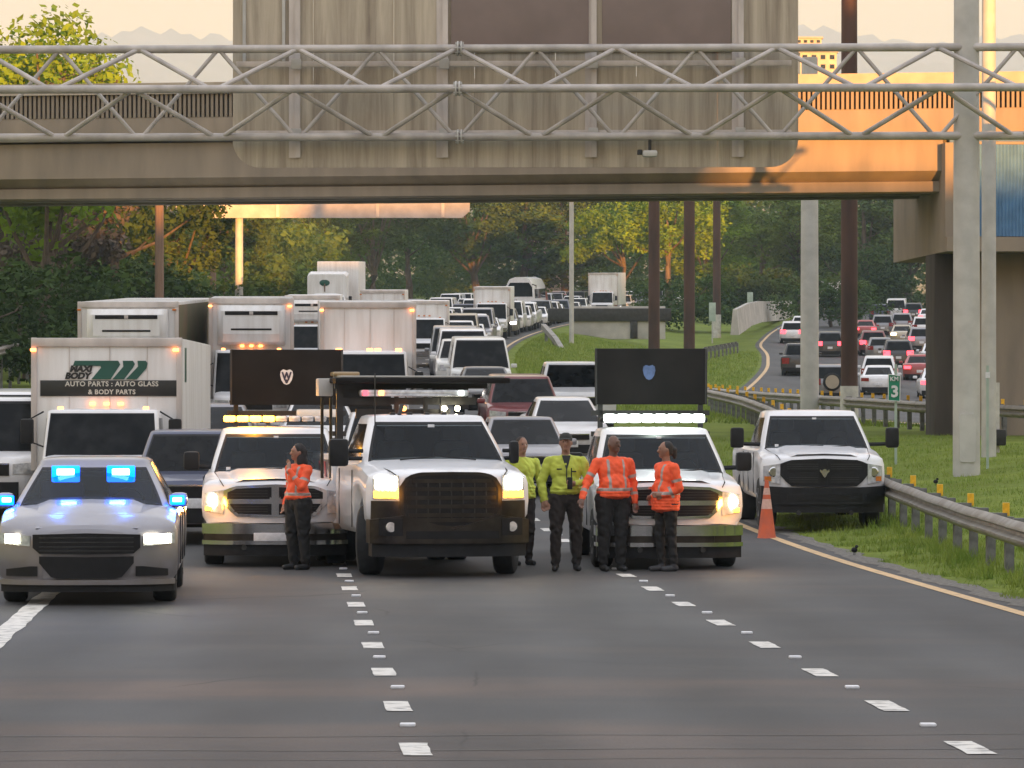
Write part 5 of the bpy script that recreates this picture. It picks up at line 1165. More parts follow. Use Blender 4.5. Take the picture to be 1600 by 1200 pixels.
def person(label, X, Y, z, facing, H=1.75, girth=1.0, skin='skin_brown', shirt='hi_orange', pants='trousers', shoes='shoe_black', arms=None, feet=None, hem=.90, head_turn=0, stripes=True, loose=1.0, belly=0.0, short_sleeve=False, hair=None, cap_=False, collar=None, bald=False):
    F = Fig(); b = girth; arms = arms or {}
    fl, fr = feet or ((-.11, 0, 0), (.11, -.02, 0))
    for sgn, (fx, fy, ft) in ((-1, fl), (1, fr)):
        hip = (sgn*.088*b, 0, .92); kn = (fx*.98, fy-.015, .50); an = (fx, fy+.02, .10)
        F.cap('pants', hip, .098*b*loose, kn, .070*loose); F.cap('pants', kn, .070*loose, (an[0], an[1], .13), .057*loose)
        F.cap('shoe', (fx, fy+.045, .045), .045, (fx+.025*ft, fy-.135, .036), .038); F.cap('shoe', (an[0], an[1], .14), .045, (an[0], an[1], .06), .048)
    F.ell('pants', (0, .01, .93), (.168*b, .125*b, .14))
    F.ell('shirt', (0, -.015-belly*.5, 1.10), (.160*b+belly*.4, .118*b+belly, .19)); F.ell('shirt', (0, 0, 1.29), (.180*b, .118*b, .20)); F.cap('shirt', (-.125*b, .005, 1.405), .066, (.125*b, .005, 1.405), .066)
    if hem: 
        hz = np.arange(hem+.045, 1.07, .04)
        for zz in hz: F.ell('shirt', (0, -.005-belly*.4, zz), (.182*b+belly*.3, .138*b+belly*.8, .055))
    F.cap('skin', (0, .01, 1.42), .056, (0, -.012, 1.55), .053)
    ht = R(head_turn); hc = Vector((0, -.012, 1.635))
    def hp(x, y, z_): return (hc.x+x*math.cos(ht)-y*math.sin(ht), hc.y+x*math.sin(ht)+y*math.cos(ht), hc.z+z_)
    F.ell('skin', hc, (.074, .093, .113)); F.cap('skin', hp(0, -.03, -.055), .052, hp(0, -.058, -.075), .036)
    F.cap('skin', hp(0, -.088, .012), .011, hp(0, -.106, -.022), .016); F.cap('skin', hp(-.03, -.078, .035), .014, hp(.03, -.078, .035), .014); F.cap('lip', hp(-.018, -.086, -.055), .008, hp(.018, -.086, -.055), .008)
    for sgn in (-1, 1): F.ell('skin', hp(sgn*.076, .005, -.005), (.013, .02, .03))
    for sgn in (-1, 1):
        el, wr, hd = arms.get(sgn, ((sgn*.27*b, .02, 1.13), (sgn*.27*b, -.06, .88), (sgn*.26*b, -.09, .80)))
        sh = (sgn*.185*b, .005, 1.395)
        F.cap('shirt', sh, .068, el, .058)
        sl_ = 'skin' if short_sleeve else 'shirt'
        F.cap(sl_, el, .046 if short_sleeve else .054, wr, .034 if short_sleeve else .043)
        w, h = Vector(wr), Vector(hd); d = (h-w).normalized(); F.cap('skin', w, .028, w+d*.085, .034)
        sdv = d.cross(Vector((0, 1, 0))) if abs(d.y) < .9 else d.cross(Vector((1, 0, 0))); sdv.normalize(); nv = d.cross(sdv)
        for k, ln in ((-1.5, .060), (-.5, .074), (.5, .070), (1.5, .054)):
            a0 = w+d*.095+sdv*k*.019; a1 = a0+d*ln*.55+nv*.006; a2 = a1+d*ln*.40+nv*.018
            F.cap('skin', a0, .0105, a1, .0098); F.cap('skin', a1, .0098, a2, .0085)
        th = w+d*.035+sdv*.03*sgn; F.cap('skin', th, .0125, th+d*.035+sdv*.022*sgn, .0115); F.cap('skin', th+d*.035+sdv*.022*sgn, .0115, th+d*.062+sdv*.024*sgn, .0095)
    me = F.mesh('person'); nv_ = len(me.vertices); co = np.zeros(nv_*3); me.vertices.foreach_get('co', co); co = co.reshape(-1, 3); no = np.zeros(nv_*3); me.vertex_normals.foreach_get('vector', no); no = no.reshape(-1, 3)
    lv, nm_ = F.labels(co); cloth = np.array([nm_[k] in ('shirt', 'pants') for k in lv]); x, y, zz = co.T; ph = X*7
    fold = np.sin(zz*46+x*19+3*np.sin(x*23+y*17+ph)+ph)*.5+np.sin(zz*27-x*31+y*22+2*np.sin(zz*14+ph))*.6+np.sin(zz*90+x*40+ph)*.2
    amp = np.where(cloth, .0052*(1+.9*np.exp(-((zz-.5)/.1)**2)+.9*np.exp(-((zz-.16)/.07)**2)+.5*np.exp(-((zz-1.06)/.09)**2)), 0); co = co+no*(fold*amp)[:, None]
    me.vertices.foreach_set('co', co.astype(np.float32).ravel()); me.update(); n_ = len(me.polygons); ct = np.zeros(n_*3); me.polygons.foreach_get('center', ct); ct = ct.reshape(-1, 3)
    lab, names = F.labels(ct); mats = {'pants': pants, 'shirt': shirt, 'skin': skin, 'shoe': shoes, 'lip': 'lip'}
    for k in ('pants', 'shirt', 'skin', 'shoe', 'lip', 'tape'): me.materials.append(M[mats.get(k, 'refl_tape')])
    idx = {'pants': 0, 'shirt': 1, 'skin': 2, 'shoe': 3, 'lip': 4}; mi = np.array([idx[names[k]] for k in lab])
    if stripes:
        sh_ = mi == 1; x, y, zz = ct.T; torso = np.abs(x) < .205*b+belly*.4
        wst = sh_ & torso & (np.abs(zz-1.055) < .020); ver = sh_ & torso & (np.abs(np.abs(x)-.105) < .016) & (zz > 1.07) & (zz < 1.44)
        mi[wst | ver] = 5
        for sgn in (-1, 1):
            el, wr, hd = arms.get(sgn, ((sgn*.27*b, .02, 1.13), (sgn*.27*b, -.06, .88), 0)); S = np.array((sgn*.185*b, .005, 1.395)); E = np.array(el); Wp = np.array(wr)
            for A, B, f in ((S, E, .62), (E, Wp, .55)):
                d = B-A; ln = np.linalg.norm(d); t_ = ((ct-A)@d)/ln; rad = np.linalg.norm(ct-A-np.outer(t_/ln, d), axis=1); mi[sh_ & (np.abs(t_-ln*f) < .02) & (rad < .085) & (np.sign(ct[:, 0]) == sgn) & (np.abs(ct[:, 0]) > .15*b)] = 5
    me.polygons.foreach_set('material_index', mi.astype(np.int32))
    s = H/1.75; root = thing('person', label, 'person', (X, Y, z), facing); root.scale = (s, s, s)
    bo = link('body', me, root)
    for sgn in (-1, 1): MB().sphere(hp(sgn*.028, -.083, .012), .010, .007, .007, 8, 6).build('eye', 'eye', root)
    def cap_mesh(prims, name, m_, voxel=.009):
        mb = MB()
        for a, r_ in prims: mb.sphere(a, r_[0], r_[1], r_[2], 14, 10)
        g = remesh(mb, name, voxel, 2); g.materials.append(M[m_]); return link(name, g, root)
    if hair == 'short': cap_mesh([(hp(0, .022, .028), (.080, .088, .096)), (hp(0, .055, -.03), (.066, .05, .06))], 'hair', 'hair_black')
    if hair == 'bun': cap_mesh([(hp(0, .024, .026), (.080, .088, .096)), (hp(0, .05, -.03), (.064, .055, .06)), (hp(0, .115, .0), (.045, .045, .045)), (hp(0, .125, -.06), (.03, .035, .07))], 'hair', 'hair_black')
    if hair == 'long': cap_mesh([(hp(0, .02, .03), (.086, .096, .098)), (hp(.0, .065, -.03), (.09, .065, .12)), (hp(0, .075, -.14), (.10, .06, .12)), (hp(.045, .03, -.12), (.05, .07, .12)), (hp(-.05, .05, -.1), (.045, .06, .12)), (hp(0, .09, -.22), (.08, .045, .08))], 'hair', 'hair_black')
    if cap_:
        c_ = cap_mesh([(hp(0, .01, .055), (.086, .10, .078))], 'cap', 'dark_shirt'); mb = MB()
        mb.patch(lambda u, v: hp((u-.5)*.15*(1-.25*v), -.07-.085*v*(1-(2*u-1)**2*.45), .055-.018*v+.012*(1-(2*u-1)**2)), 8, 4); mb.build('cap_brim', 'dark_shirt', root)
        cap_mesh([(hp(0, .03, -.01), (.079, .075, .06))], 'hair', 'hair_black')
    if collar:
        MB().prism([(-.055, .0), (.055, 0), (.03, -.1), (.008, -.17), (-.008, -.17), (-.03, -.1)], lambda u, v, w: (u, -.108+.17*v+w, 1.475+v), .06).build('collar', collar, root); MB().box((0, -.133, 1.15), (.012, .03, .32)).build('zip', collar, root)
        for sx, sz in ((.09, 1.27), (-.09, 1.30)): MB().rbox((sx, -.115, sz), (.07, .03, .018), .004).build('chest_badge', collar, root)
    return root
sP = 117.5
person('woman in orange long-sleeved shirt and black trousers, long dark hair, hand raised to her face', (466-800)/117.2, 51.25, 0, R(-50), 1.68, 1.16, 'skin_tan', 'hi_orange', 'trousers', 'shoe_black', hair='long',
       arms={1: ((.25, -.13, 1.16), (.10, -.24, 1.38), (.05, -.2, 1.50)), -1: ((-.25, .05, 1.14), (-.23, -.06, .92), (-.21, -.1, .84))}, hem=.97, feet=((-.10, -.03, 0), (.10, .03, 0)), loose=1.22, head_turn=-16)
person('person in dark cap and lime jacket holding a dark radio in front of the chest', (884-800)/118.0, 50.9, 0, R(4), 1.82, 1.16, 'skin_brown', 'hi_lime', 'trousers_brown', 'shoe_black', cap_=True, collar='dark_shirt', stripes=False, head_turn=-6, hem=.97, loose=1.1,
       arms={-1: ((-.31, .02, 1.14), (-.27, -.05, .92), (-.25, -.08, .84)), 1: ((.30, -.02, 1.14), (.12, -.22, 1.12), (.04, -.26, 1.13))}, feet=((-.13, -.03, -1), (.14, 0, .6)))
person('heavy-set bald person in orange shirt and black trousers, one arm held out low, looking aside', (958-800)/118.0, 50.85, 0, R(20), 1.80, 1.2, 'skin_dark', 'hi_orange', 'trousers', 'shoe_black', belly=.035, head_turn=28, hem=.93, loose=1.2,
       arms={-1: ((-.37, -.02, 1.14), (-.47, -.12, .95), (-.50, -.16, .87)), 1: ((.29, .03, 1.13), (.29, -.02, .89), (.28, -.05, .81))}, feet=((-.12, .02, -.5), (.10, -.02, 0)))
person('person with tied dark hair in long orange shirt standing sideways, hand on waist', (1041-800)/118.0, 50.8, 0, R(-66), 1.72, 1.24, 'skin_brown', 'hi_orange', 'trousers', 'shoe_grey', belly=.02, hair='bun', hem=.80, loose=.95, head_turn=-12,
       arms={-1: ((-.27, .09, 1.12), (-.16, -.12, 1.02), (-.11, -.18, 1.0)), 1: ((.27, .06, 1.12), (.18, -.12, 1.03), (.12, -.18, 1.03))}, feet=((-.08, -.05, 0), (.08, .05, 0)))
person('person in lime jacket mostly hidden behind the bright headlight of the utility truck', (815-800)/114.5, 52.6, 0, R(25), 1.76, 1.1, 'skin_brown', 'hi_lime', 'trousers_brown', 'shoe_black', hair='short', stripes=False, hem=.9)
rd = thing('radio', 'dark handheld radio held by the person in the lime jacket', 'radio', ((890-800)/118.0, 50.6, 1.17)); MB().rbox((.0, 0, 0), (.07, .04, .16), .012).build('case', 'black_plastic', rd); MB().cyl((.02, 0, .07), (.02, 0, .2), .008).build('aerial', 'black_plastic', rd)

# ------------------------------------------------------------------ the lit lamps' own light
def beam(car, x, y, z, watts, col=(1, .93, .75), ang=75, tilt=-9):
    l_ = bpy.data.lights.new('headlight_beam', 'SPOT'); l_.energy = watts; l_.color = col; l_.spot_size = R(ang); l_.spot_blend = 1; l_.shadow_soft_size = .06
    o = bpy.data.objects.new('headlight_beam', l_); C.objects.link(o); o.parent = car; o.location = (x, y, z); o.rotation_euler = (R(90+tilt), 0, math.pi)
def glow(car, x, y, z, watts, col):
    l_ = bpy.data.lights.new('lamp_light', 'POINT'); l_.energy = watts; l_.color = col; l_.shadow_soft_size = .1
    o = bpy.data.objects.new('lamp_light', l_); C.objects.link(o); o.parent = car; o.location = (x, y, z)
for car, xs, y, z in ((pc, (-.8, .76), -.12, .74), (ut, (-.83, .83), -.12, 1.2), (t1, (-.83,), -.15, .9), (t2, (-.83, .83), -.15, .9)):
    for x in xs: beam(car, x, y, z, 2)
for x in (-.42, .42): glow(pc, x, 1.15, 1.62, 2.5, (.05, .2, 1))
for x in (-1, 1): glow(pc, x, 1.22, 1.16, 2.5, (.05, .2, 1))
glow(t1, -.35, 2.0, 2.12, 26, (1, .4, .03)); glow(t2, 0, 2.0, 2.16, 16, (.85, 1, .9)); glow(t2, .95, -.25, .84, 5, (1, .4, .05)); glow(t1, -.95, -.25, .84, 4, (1, .4, .05))
for x in (-.83, .83): glow(ut, x, -.3, 1.06, 1.2, (1, .42, .05))

# ------------------------------------------------------------------ trees
def leaf_mat(name, c1, c2):
    m, n, l, b = new_mat(name); t = n.new('ShaderNodeTexCoord'); nz = n.new('ShaderNodeTexNoise'); nz.inputs['Scale'].default_value = .7; nz.inputs['Detail'].default_value = 6
    oi = n.new('ShaderNodeObjectInfo'); l.new(t.outputs['Object'], nz.inputs['Vector'])
    rp = n.new('ShaderNodeValToRGB'); l.new(nz.outputs['Fac'], rp.inputs[0]); rp.color_ramp.elements[0].position = .3; rp.color_ramp.elements[0].color = (*c1, 1); rp.color_ramp.elements[1].position = .72; rp.color_ramp.elements[1].color = (*c2, 1)
    hs = n.new('ShaderNodeHueSaturation'); mr = n.new('ShaderNodeMapRange'); mr.inputs[3].default_value = .75; mr.inputs[4].default_value = 1.2; l.new(oi.outputs['Random'], mr.inputs[0]); l.new(mr.outputs[0], hs.inputs['Value']); l.new(rp.outputs[0], hs.inputs['Color'])
    l.new(hs.outputs[0], b.inputs['Base Color']); b.inputs['Roughness'].default_value = .7; b.inputs['Specular IOR Level'].default_value = .12
    tr = n.new('ShaderNodeBsdfTranslucent'); l.new(hs.outputs[0], tr.inputs['Color']); ms = n.new('ShaderNodeMixShader'); ms.inputs[0].default_value = .25; l.new(b.outputs[0], ms.inputs[1]); l.new(tr.outputs[0], ms.inputs[2])
    l.new(ms.outputs[0], n['Material Output'].inputs['Surface']); M[name] = m
leaf_mat('leaf_dark', (.034, .066, .014), (.115, .172, .034)); leaf_mat('leaf_mid', (.05, .09, .014), (.15, .205, .034)); leaf_mat('leaf_sunlit', (.085, .16, .012), (.22, .33, .03)); leaf_mat('leaf_ivy', (.021, .048, .012), (.068, .115, .024))  # crowns in the sun get brighter, yellower leaves, sunlight worked into the colour
M['bark'] = mat('bark', (.10, .075, .055), .9, 0, var=.3, scale=4, stretch=(2, 2, .3), bump=.3); M['bark_pale'] = mat('bark_pale', (.26, .19, .13), .9, 0, var=.25, scale=4, bump=.2)
nr = np.random.default_rng(5)
def leaves(cents, rad, per, size, flat=.5):
    """leaf quads scattered through clumps"""
    P = []; 
    c = np.repeat(np.asarray(cents), per, 0); r_ = np.repeat(np.asarray(rad), per)
    d = nr.normal(size=(len(c), 3)); d /= np.linalg.norm(d, axis=1)[:, None]; rr = nr.random(len(c))**.45
    pos = c+d*(r_*rr)[:, None]*np.array([1, 1, .72])
    nrm = d*.7+nr.normal(size=d.shape)*.6+np.array([0, 0, flat]); nrm /= np.linalg.norm(nrm, axis=1)[:, None]
    a = np.cross(nrm, nr.normal(size=d.shape)); a /= np.linalg.norm(a, axis=1)[:, None]; b_ = np.cross(nrm, a)
    s = size*(.4+1.3*nr.random(len(c))**1.6)[:, None]
    v = np.stack([pos-a*s*.5, pos+b_*s*.28, pos+a*s*.5, pos-b_*s*.28], 1).reshape(-1, 3)
    f = np.arange(len(v)).reshape(-1, 4); return v, f
def crown_mesh(kind, seed):
    global nr
    nr = np.random.default_rng(seed); rr = random.Random(seed); cents, rad = [], []
    if kind == 'round':
        for _ in range(46):
            d = nr.normal(size=3); d /= np.linalg.norm(d); k = rr.uniform(.45, 1.0); cents.append((d[0]*3.6*k, d[1]*3.6*k, 7.6+d[2]*3.3*k)); rad.append(rr.uniform(.7, 1.35))
        per, sz = 240, .25
    elif kind == 'tall':
        for _ in range(56):
            zz = rr.uniform(2.6, 14); w = 2.9*math.sin(math.pi*min(1, (zz-1)/14.2))**.6; a = rr.uniform(0, 6.28); k = rr.uniform(.3, 1)**.6; cents.append((w*k*math.cos(a), w*k*math.sin(a), zz)); rad.append(rr.uniform(.7, 1.4))
        per, sz = 210, .28
    elif kind == 'spread':
        for _ in range(50):
            a = rr.uniform(0, 6.28); k = rr.uniform(.1, 1)**.6*5.2; cents.append((k*math.cos(a), k*math.sin(a)*.9, 8.2-.08*k*k+rr.uniform(-1.9, 1.2))); rad.append(rr.uniform(.7, 1.5))
        per, sz = 230, .26
    else:
        for _ in range(30):
            a = rr.uniform(0, 6.28); k = rr.uniform(.0, 1)**.6*2.6; cents.append((k*math.cos(a), k*math.sin(a), rr.uniform(.6, 3.6-.4*k))); rad.append(rr.uniform(.6, 1.1))
        per, sz = 220, .18
    v, f = leaves(cents, rad, per, sz)
    mb = MB(); h = {'round': 7.6, 'tall': 12.5, 'spread': 7.8, 'bush': 2.2}[kind]; x = y = 0; pts = [(0, 0, -.5)]; n = 7
    for i in range(1, n): x += rr.uniform(-.16, .16); y += rr.uniform(-.16, .16); pts.append((x, y, h*i/(n-1)))
    r0 = .09 if kind == 'bush' else .24; mb.tube(pts, [r0*(1.25-.95*i/(n-1)) for i in range(n)], 9)
    for k in range(4 if kind == 'bush' else 11):
        i = rr.randint(2, n-2); p = Vector(pts[i]); c = Vector(cents[rr.randrange(len(cents))])
        if c.z < p.z-.5: continue
        mid = p.lerp(c, .5)+Vector((0, 0, -.25)); mb.tube([p, mid, c], [r0*.42, r0*.26, .03], 6)
    return v, f, mb
CR = {}
for kind, seeds in (('round', (1, 2, 3)), ('tall', (4, 5)), ('spread', (6, 7)), ('bush', (8, 9))):
    for j, s in enumerate(seeds):
        v, f, mb = crown_mesh(kind, s); CR[kind, j] = (v, f, mb.mesh('trunk', 'bark'))
CM = {}
def tree(kind, j, m, label, X, Y, sc, rz=0, group='trees along the motorway', z=None, sq=1.0, name='tree'):
    if (kind, j, m) not in CM: v, f, _ = CR[kind, j]; CM[kind, j, m] = np_mesh('crown', v, f, m)
    t_ = thing(name, label, 'bush' if kind == 'bush' else 'tree', (X, Y, ground_z(X, Y) if z is None else z), rz, group); t_.scale = (sc*sq, sc*sq, sc)
    link('trunk', CR[kind, j][2], t_); link('crown', CM[kind, j, m], t_); return t_
def T(px, Y): return (px-800)*Y/6000
tree('round', 0, 'leaf_sunlit', 'sunlit yellow-green tree rising above the overpass parapet at its far end', T(52, 150), 152, 1.28, .3)
tree('spread', 0, 'leaf_sunlit', 'golden-lit tree crown above the wooden pole behind the refrigerated trucks', T(446, 330), 330, .80, 1.0, sq=1.25)
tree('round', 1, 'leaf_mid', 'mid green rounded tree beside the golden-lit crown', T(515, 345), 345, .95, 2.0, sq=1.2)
tree('spread', 1, 'leaf_sunlit', 'golden tree between the lamp post and the brown poles', T(975, 372), 372, 1.15, .4, sq=1.0)
tree('round', 2, 'leaf_sunlit', 'golden tree showing between the two brown steel poles', T(1050, 366), 366, 1.2, 1.4, sq=1.25)
tree('tall', 0, 'leaf_sunlit', 'tall golden tree behind the slim far pole', T(1105, 385), 385, .85, 2.2, sq=1.7)
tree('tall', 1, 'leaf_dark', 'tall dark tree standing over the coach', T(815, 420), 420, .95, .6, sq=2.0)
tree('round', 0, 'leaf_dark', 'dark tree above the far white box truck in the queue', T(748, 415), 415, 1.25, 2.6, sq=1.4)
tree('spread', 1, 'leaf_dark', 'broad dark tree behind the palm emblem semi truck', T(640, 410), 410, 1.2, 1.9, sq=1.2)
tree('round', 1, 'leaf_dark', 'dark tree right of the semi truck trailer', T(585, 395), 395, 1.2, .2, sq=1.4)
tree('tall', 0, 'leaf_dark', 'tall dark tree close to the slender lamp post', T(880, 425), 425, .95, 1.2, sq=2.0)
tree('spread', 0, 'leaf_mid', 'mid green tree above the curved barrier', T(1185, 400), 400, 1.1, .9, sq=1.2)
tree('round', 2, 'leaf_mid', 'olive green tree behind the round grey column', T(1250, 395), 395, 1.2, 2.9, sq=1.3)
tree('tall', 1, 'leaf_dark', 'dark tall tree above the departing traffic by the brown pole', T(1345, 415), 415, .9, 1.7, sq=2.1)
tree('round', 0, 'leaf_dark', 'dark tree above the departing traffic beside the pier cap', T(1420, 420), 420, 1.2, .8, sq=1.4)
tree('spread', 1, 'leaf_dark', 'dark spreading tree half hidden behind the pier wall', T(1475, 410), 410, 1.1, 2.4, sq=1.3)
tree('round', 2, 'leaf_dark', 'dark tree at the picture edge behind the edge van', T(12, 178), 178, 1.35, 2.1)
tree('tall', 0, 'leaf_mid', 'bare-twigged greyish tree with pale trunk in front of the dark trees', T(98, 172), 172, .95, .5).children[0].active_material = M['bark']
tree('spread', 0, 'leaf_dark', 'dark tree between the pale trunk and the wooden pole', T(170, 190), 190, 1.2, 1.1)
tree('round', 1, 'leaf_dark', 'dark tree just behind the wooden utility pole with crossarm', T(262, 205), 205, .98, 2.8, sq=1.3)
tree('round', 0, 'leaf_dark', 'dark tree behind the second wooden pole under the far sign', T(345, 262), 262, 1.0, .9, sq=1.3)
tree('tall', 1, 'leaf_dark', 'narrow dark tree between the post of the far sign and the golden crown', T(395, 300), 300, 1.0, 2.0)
for k, (px, Y, sc, lab) in enumerate(((40, 150, 1.35, 'dark ivy bush below the edge tree on the bank'), (105, 158, 1.2, 'dark bush beside the first refrigerated truck'), (-30, 140, 1.3, 'dark bush at the very edge above the grass bank'), (215, 178, 1.5, 'dark bush at the foot of the wooden pole'),
        (300, 200, 1.4, 'dark bush between the two refrigerated trucks'), (430, 300, 1.7, 'rounded green bush beside the small far white sign'), (1320, 392, 2.0, 'dark bush behind the brown pole with white base'), (1160, 350, 1.6, 'green bush behind the curved barrier'), (1075, 315, 1.4, 'reddish-green shrub by the brown poles'), (1300, 330, 1.4, 'dark shrub on the ramp verge behind the column'))):
    tree('bush', k % 2, 'leaf_ivy' if k != 5 else 'leaf_mid', lab, T(px, Y), Y, sc, k*.9, 'bushes along the motorway', name='bush', sq=1.25)
# the wood behind, read as one mass
nr = np.random.default_rng(77); rw = random.Random(3); cents, rad = [], []
for _ in range(3000):
    Y = rw.uniform(415, 470); X = rw.uniform(-75, 110); zg = ground_z(X, min(Y, 440)); h = 14+3.5*math.sin(X*.13)+2.5*math.sin(X*.41+1); cents.append((X, Y, zg+rw.random()**.8*h)); rad.append(rw.uniform(1.2, 2.4))
for _ in range(700):
    Y = rw.uniform(165, 330); X = X_main(B_L4-1.6, Y)-rw.uniform(3.5, 26); zg = ground_z(X, Y); cents.append((X, Y, zg+rw.random()**.9*7.5)); rad.append(rw.uniform(.9, 1.9))
v1, f1 = leaves(cents, rad, 75, .42)
cents, rad = [], []
for _ in range(1300):
    Y = rw.uniform(470, 520); X = rw.uniform(-85, 125); cents.append((X, Y, 13+rw.random()*19)); rad.append(rw.uniform(2.0, 3.4))
v2, f2 = leaves(cents, rad, 60, .95); v = np.concatenate([v1, v2]); f = np.concatenate([f1, f2+len(v1)])
wd = link('woodland', np_mesh('woodland', v, f, 'leaf_dark')); tag(wd, 'dense dark green wood behind the queue', None, None, 'stuff')
# grass blades
def blades(name, pts, h, w):
    n_ = len(pts); pts = np.asarray(pts); a = nr.random(n_)*6.28; hh = h*(.5+nr.random(n_)); lean = nr.normal(size=(n_, 2))*.35*hh[:, None]
    dx = np.stack([np.cos(a), np.sin(a), np.zeros(n_)], 1)*w; tip = pts+np.concatenate([lean, hh[:, None]], 1)
    v = np.stack([pts-dx, pts+dx, tip], 1).reshape(-1, 3); return link(name, np_mesh(name, v, np.arange(len(v)).reshape(-1, 3), 'grass_blade'))
M['grass_blade'] = mat('grass_blade', (.14, .22, .032), .9, 0, scale=1.1, spec=.1, col2=(.26, .31, .065))
pts = []
while len(pts) < 70000:
    Y = 38+62*rw.random()**1.3; e_ = X_main(B_EDGE, Y)+.62+.2*math.sin(Y*2.1); X = e_+rw.random()**1.2*(9 if Y > 60 else 4.5)
    if X > X_rl(Y)-.5: continue
    dn = math.sin(X*2.3+math.sin(Y*.9)*2)+math.sin(Y*1.7+X*.8)+.8*math.sin(X*5.1-Y*2.9)
    if dn < -.9 and rw.random() < .85: continue
    if X-e_ < .5 and math.sin(Y*3.7)+math.sin(Y*1.3+1) < 0 and rw.random() < .8: continue
    pts.append((X, Y, ground_z(X, Y)-.03))
wp_ = []
for _ in range(260):
    Y = 40+50*rw.random(); X = 6.15+rw.gauss(0, .16) if rw.random() < .6 else X_main(B_EDGE, Y)+.7+rw.random()*3.5
    for _ in range(26): x, y = X+rw.gauss(0, .05), Y+rw.gauss(0, .05); wp_.append((x, y, ground_z(x, y)-.03))
g_ = blades('weeds', wp_, .16, .008); tag(g_, 'taller weeds around the guardrail posts', None, None, 'stuff')
g_ = blades('grass', pts, .07, .007); tag(g_, 'short green grass on the verge beside the guardrail', None, None, 'stuff')
pts = []
while len(pts) < 60000:
    Y = 112+150*rw.random(); e_ = X_main(B_EDGE, Y)+.8; r_ = X_rl(Y)-.6; X = e_+rw.random()*(r_-e_); pts.append((X, Y, ground_z(X, Y)-.03))
g_ = blades('grass', pts, .13, .02); tag(g_, 'mown grass on the median between the roads', None, None, 'stuff')
# small black birds on the verge
for px, Y, lab in ((1335, 55.5, 'small black bird in the middle of the grass verge'), (1462, 74, 'black bird beyond the guardrail near the gantry post')):
    X = T(px, Y); bd = thing('bird', lab, 'bird', (X, Y, ground_z(X, Y)), .6); MB().sphere((0, 0, .075), .035, .06, .04).build('body', 'black_plastic', bd); MB().sphere((0, -.05, .125), .024).cyl((0, -.07, .125), (0, -.105, .12), .008, .001).build('head', 'black_plastic', bd)
    MB().cyl((.012, 0, .0), (.012, 0, .05), .004).cyl((-.012, 0, 0), (-.012, 0, .05), .004).build('leg', 'black_plastic', bd)

# ------------------------------------------------------------------ houses on the far slopes
M['house_cream'] = mat('house_cream', (.55, .45, .32), .85, 0, var=.1, scale=.5); M['house_pink'] = mat('house_pink', (.50, .36, .30), .85, 0, var=.1, scale=.5)
def house(label, X, Y, z, w, d, h, rows, colsn, m='house_cream'):
    t_ = thing('apartment_block', label, 'building', (X, Y, z)); MB().box((0, 0, h/2-3), (w, d, h+6)).build('wall', m, t_); MB().rbox((0, 0, h+.2), (w+.8, d+.8, .5), .05).build('roof', 'coping', t_)
    wm = MB().box((0, 0, 0), (w/colsn*.5, .3, h/rows*.45)).mesh('window', 'glass', 0)
    for i in range(rows):
        for j in range(colsn): o = link('window', wm, t_); o.location = (w*((j+.5)/colsn-.5), -d/2-.05, h*(i+.5)/rows)
    return t_
for px, Y, w, ytop, ybot, lab in ((1277, 900, 8.5, 84, 128, 'cream apartment block on the hillside above the overpass beside the brown pole'), (1262, 980, 6.5, 62, 90, 'small cream house higher on the hillside above the cream block')):
    s_ = 6000/Y; z1, z0 = CAM_H+(621-ytop)/s_, CAM_H+(621-ybot)/s_; house(lab, (px-800)/s_, Y, z0, w, 7, z1-z0, 3, 4)
for px, Y, lab in ((345, 350, 'pink house partly hidden among dark trees behind the wooden poles'), (862, 455, 'small house roof among the trees above the coach')):
    X = T(px, Y); house(lab, X, Y, CAM_H+(621-(395 if px < 400 else 372))*Y/6000-4, 4.2, 5, 7, 2, 3, 'house_pink')

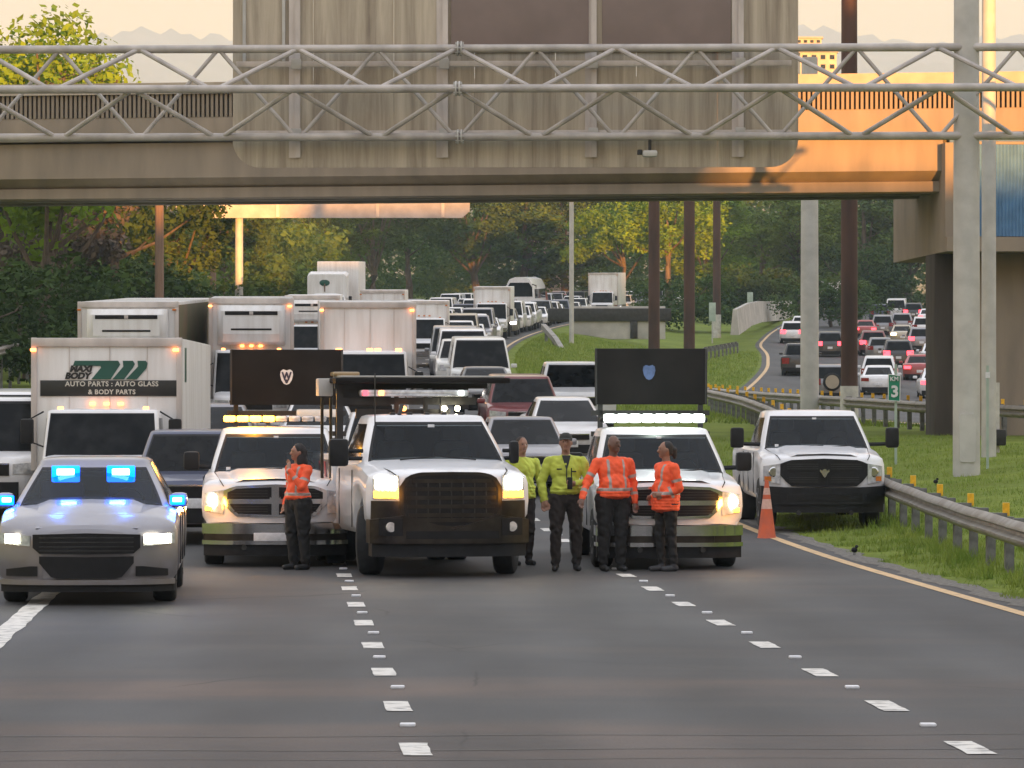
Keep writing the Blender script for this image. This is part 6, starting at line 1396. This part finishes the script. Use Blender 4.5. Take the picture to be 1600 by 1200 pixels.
# ------------------------------------------------------------------ unseen blocks added behind the camera, heights and gaps set to shape the sunlight
M['sun_blocker_wall'] = mat('sun_blocker_wall', (.30, .26, .22), .85, 0, var=.1, scale=.4)
def block(label, x0, x1, y0, y1, h):
    t_ = thing('building', label, 'building', ((x0+x1)/2, (y0+y1)/2, 0)); MB().box((0, 0, h/2-.5), (x1-x0, y1-y0, h+1)).build('wall', 'sun_blocker_wall', t_); MB().box((0, 0, h+.3), (x1-x0+.4, y1-y0+.4, .6)).build('roof', 'concrete', t_)  # added unseen sun blocker, built like a building
    n_ = int((x1-x0)/3); wm = MB().box((0, 0, 0), (1.5, .2, 1.4)).mesh('window', 'glass', 0)  # windows for the added sun blockers only
    for i in range(min(n_, 8)):
        for j in range(int(h/3.4)): o = link('window', wm, t_); o.location = ((i+.5)*(x1-x0)/min(n_, 8)-(x1-x0)/2, (y1-y0)/2+.05, 1.8+3.4*j)
for x0, x1, h, lab in ((-60, 11.2, 12.0, 'long low sun blocker added behind the camera across the road'), (11.2, 20, 7.9, 'lowest sun blocker added behind the camera in the gap left for sunlight'), (20, 34, 15.0, 'low sun blocker added behind the camera next to the gap'), (34, 39, 16, 'five-storey sun blocker added behind the camera'),
        (39, 50, 19, 'six-storey sun blocker added behind the camera'), (50, 79, 33, 'broad tall sun blocker added behind the camera'), (79, 96, 19, 'six-storey sun blocker added behind the camera between two taller ones'), (96, 190, 36, 'tallest sun blocker added behind the camera')):
    block(lab, x0+29.2, x1+29.2-.05, -43, -40, h+2.9)

# ------------------------------------------------------------------ evening haze
hz = MB().box((0, 4745, 480), (6400, 9800, 968)).build('haze', 'white_paint', None, 0); hz['kind'] = 'stuff'
hm = bpy.data.materials.new('haze'); hm.use_nodes = True; n = hm.node_tree.nodes; n.clear(); out = n.new('ShaderNodeOutputMaterial'); pv = n.new('ShaderNodeVolumePrincipled'); pv.inputs['Color'].default_value = (.72, .88, 1.0, 1); pv.inputs['Density'].default_value = HAZE; pv.inputs['Anisotropy'].default_value = 0.0
hm.node_tree.links.new(pv.outputs[0], out.inputs['Volume']); hz.data.materials[0] = hm
for o in scene.objects:
    if '_p' in o: del o['_p']
    if 'side' in o: del o['side']
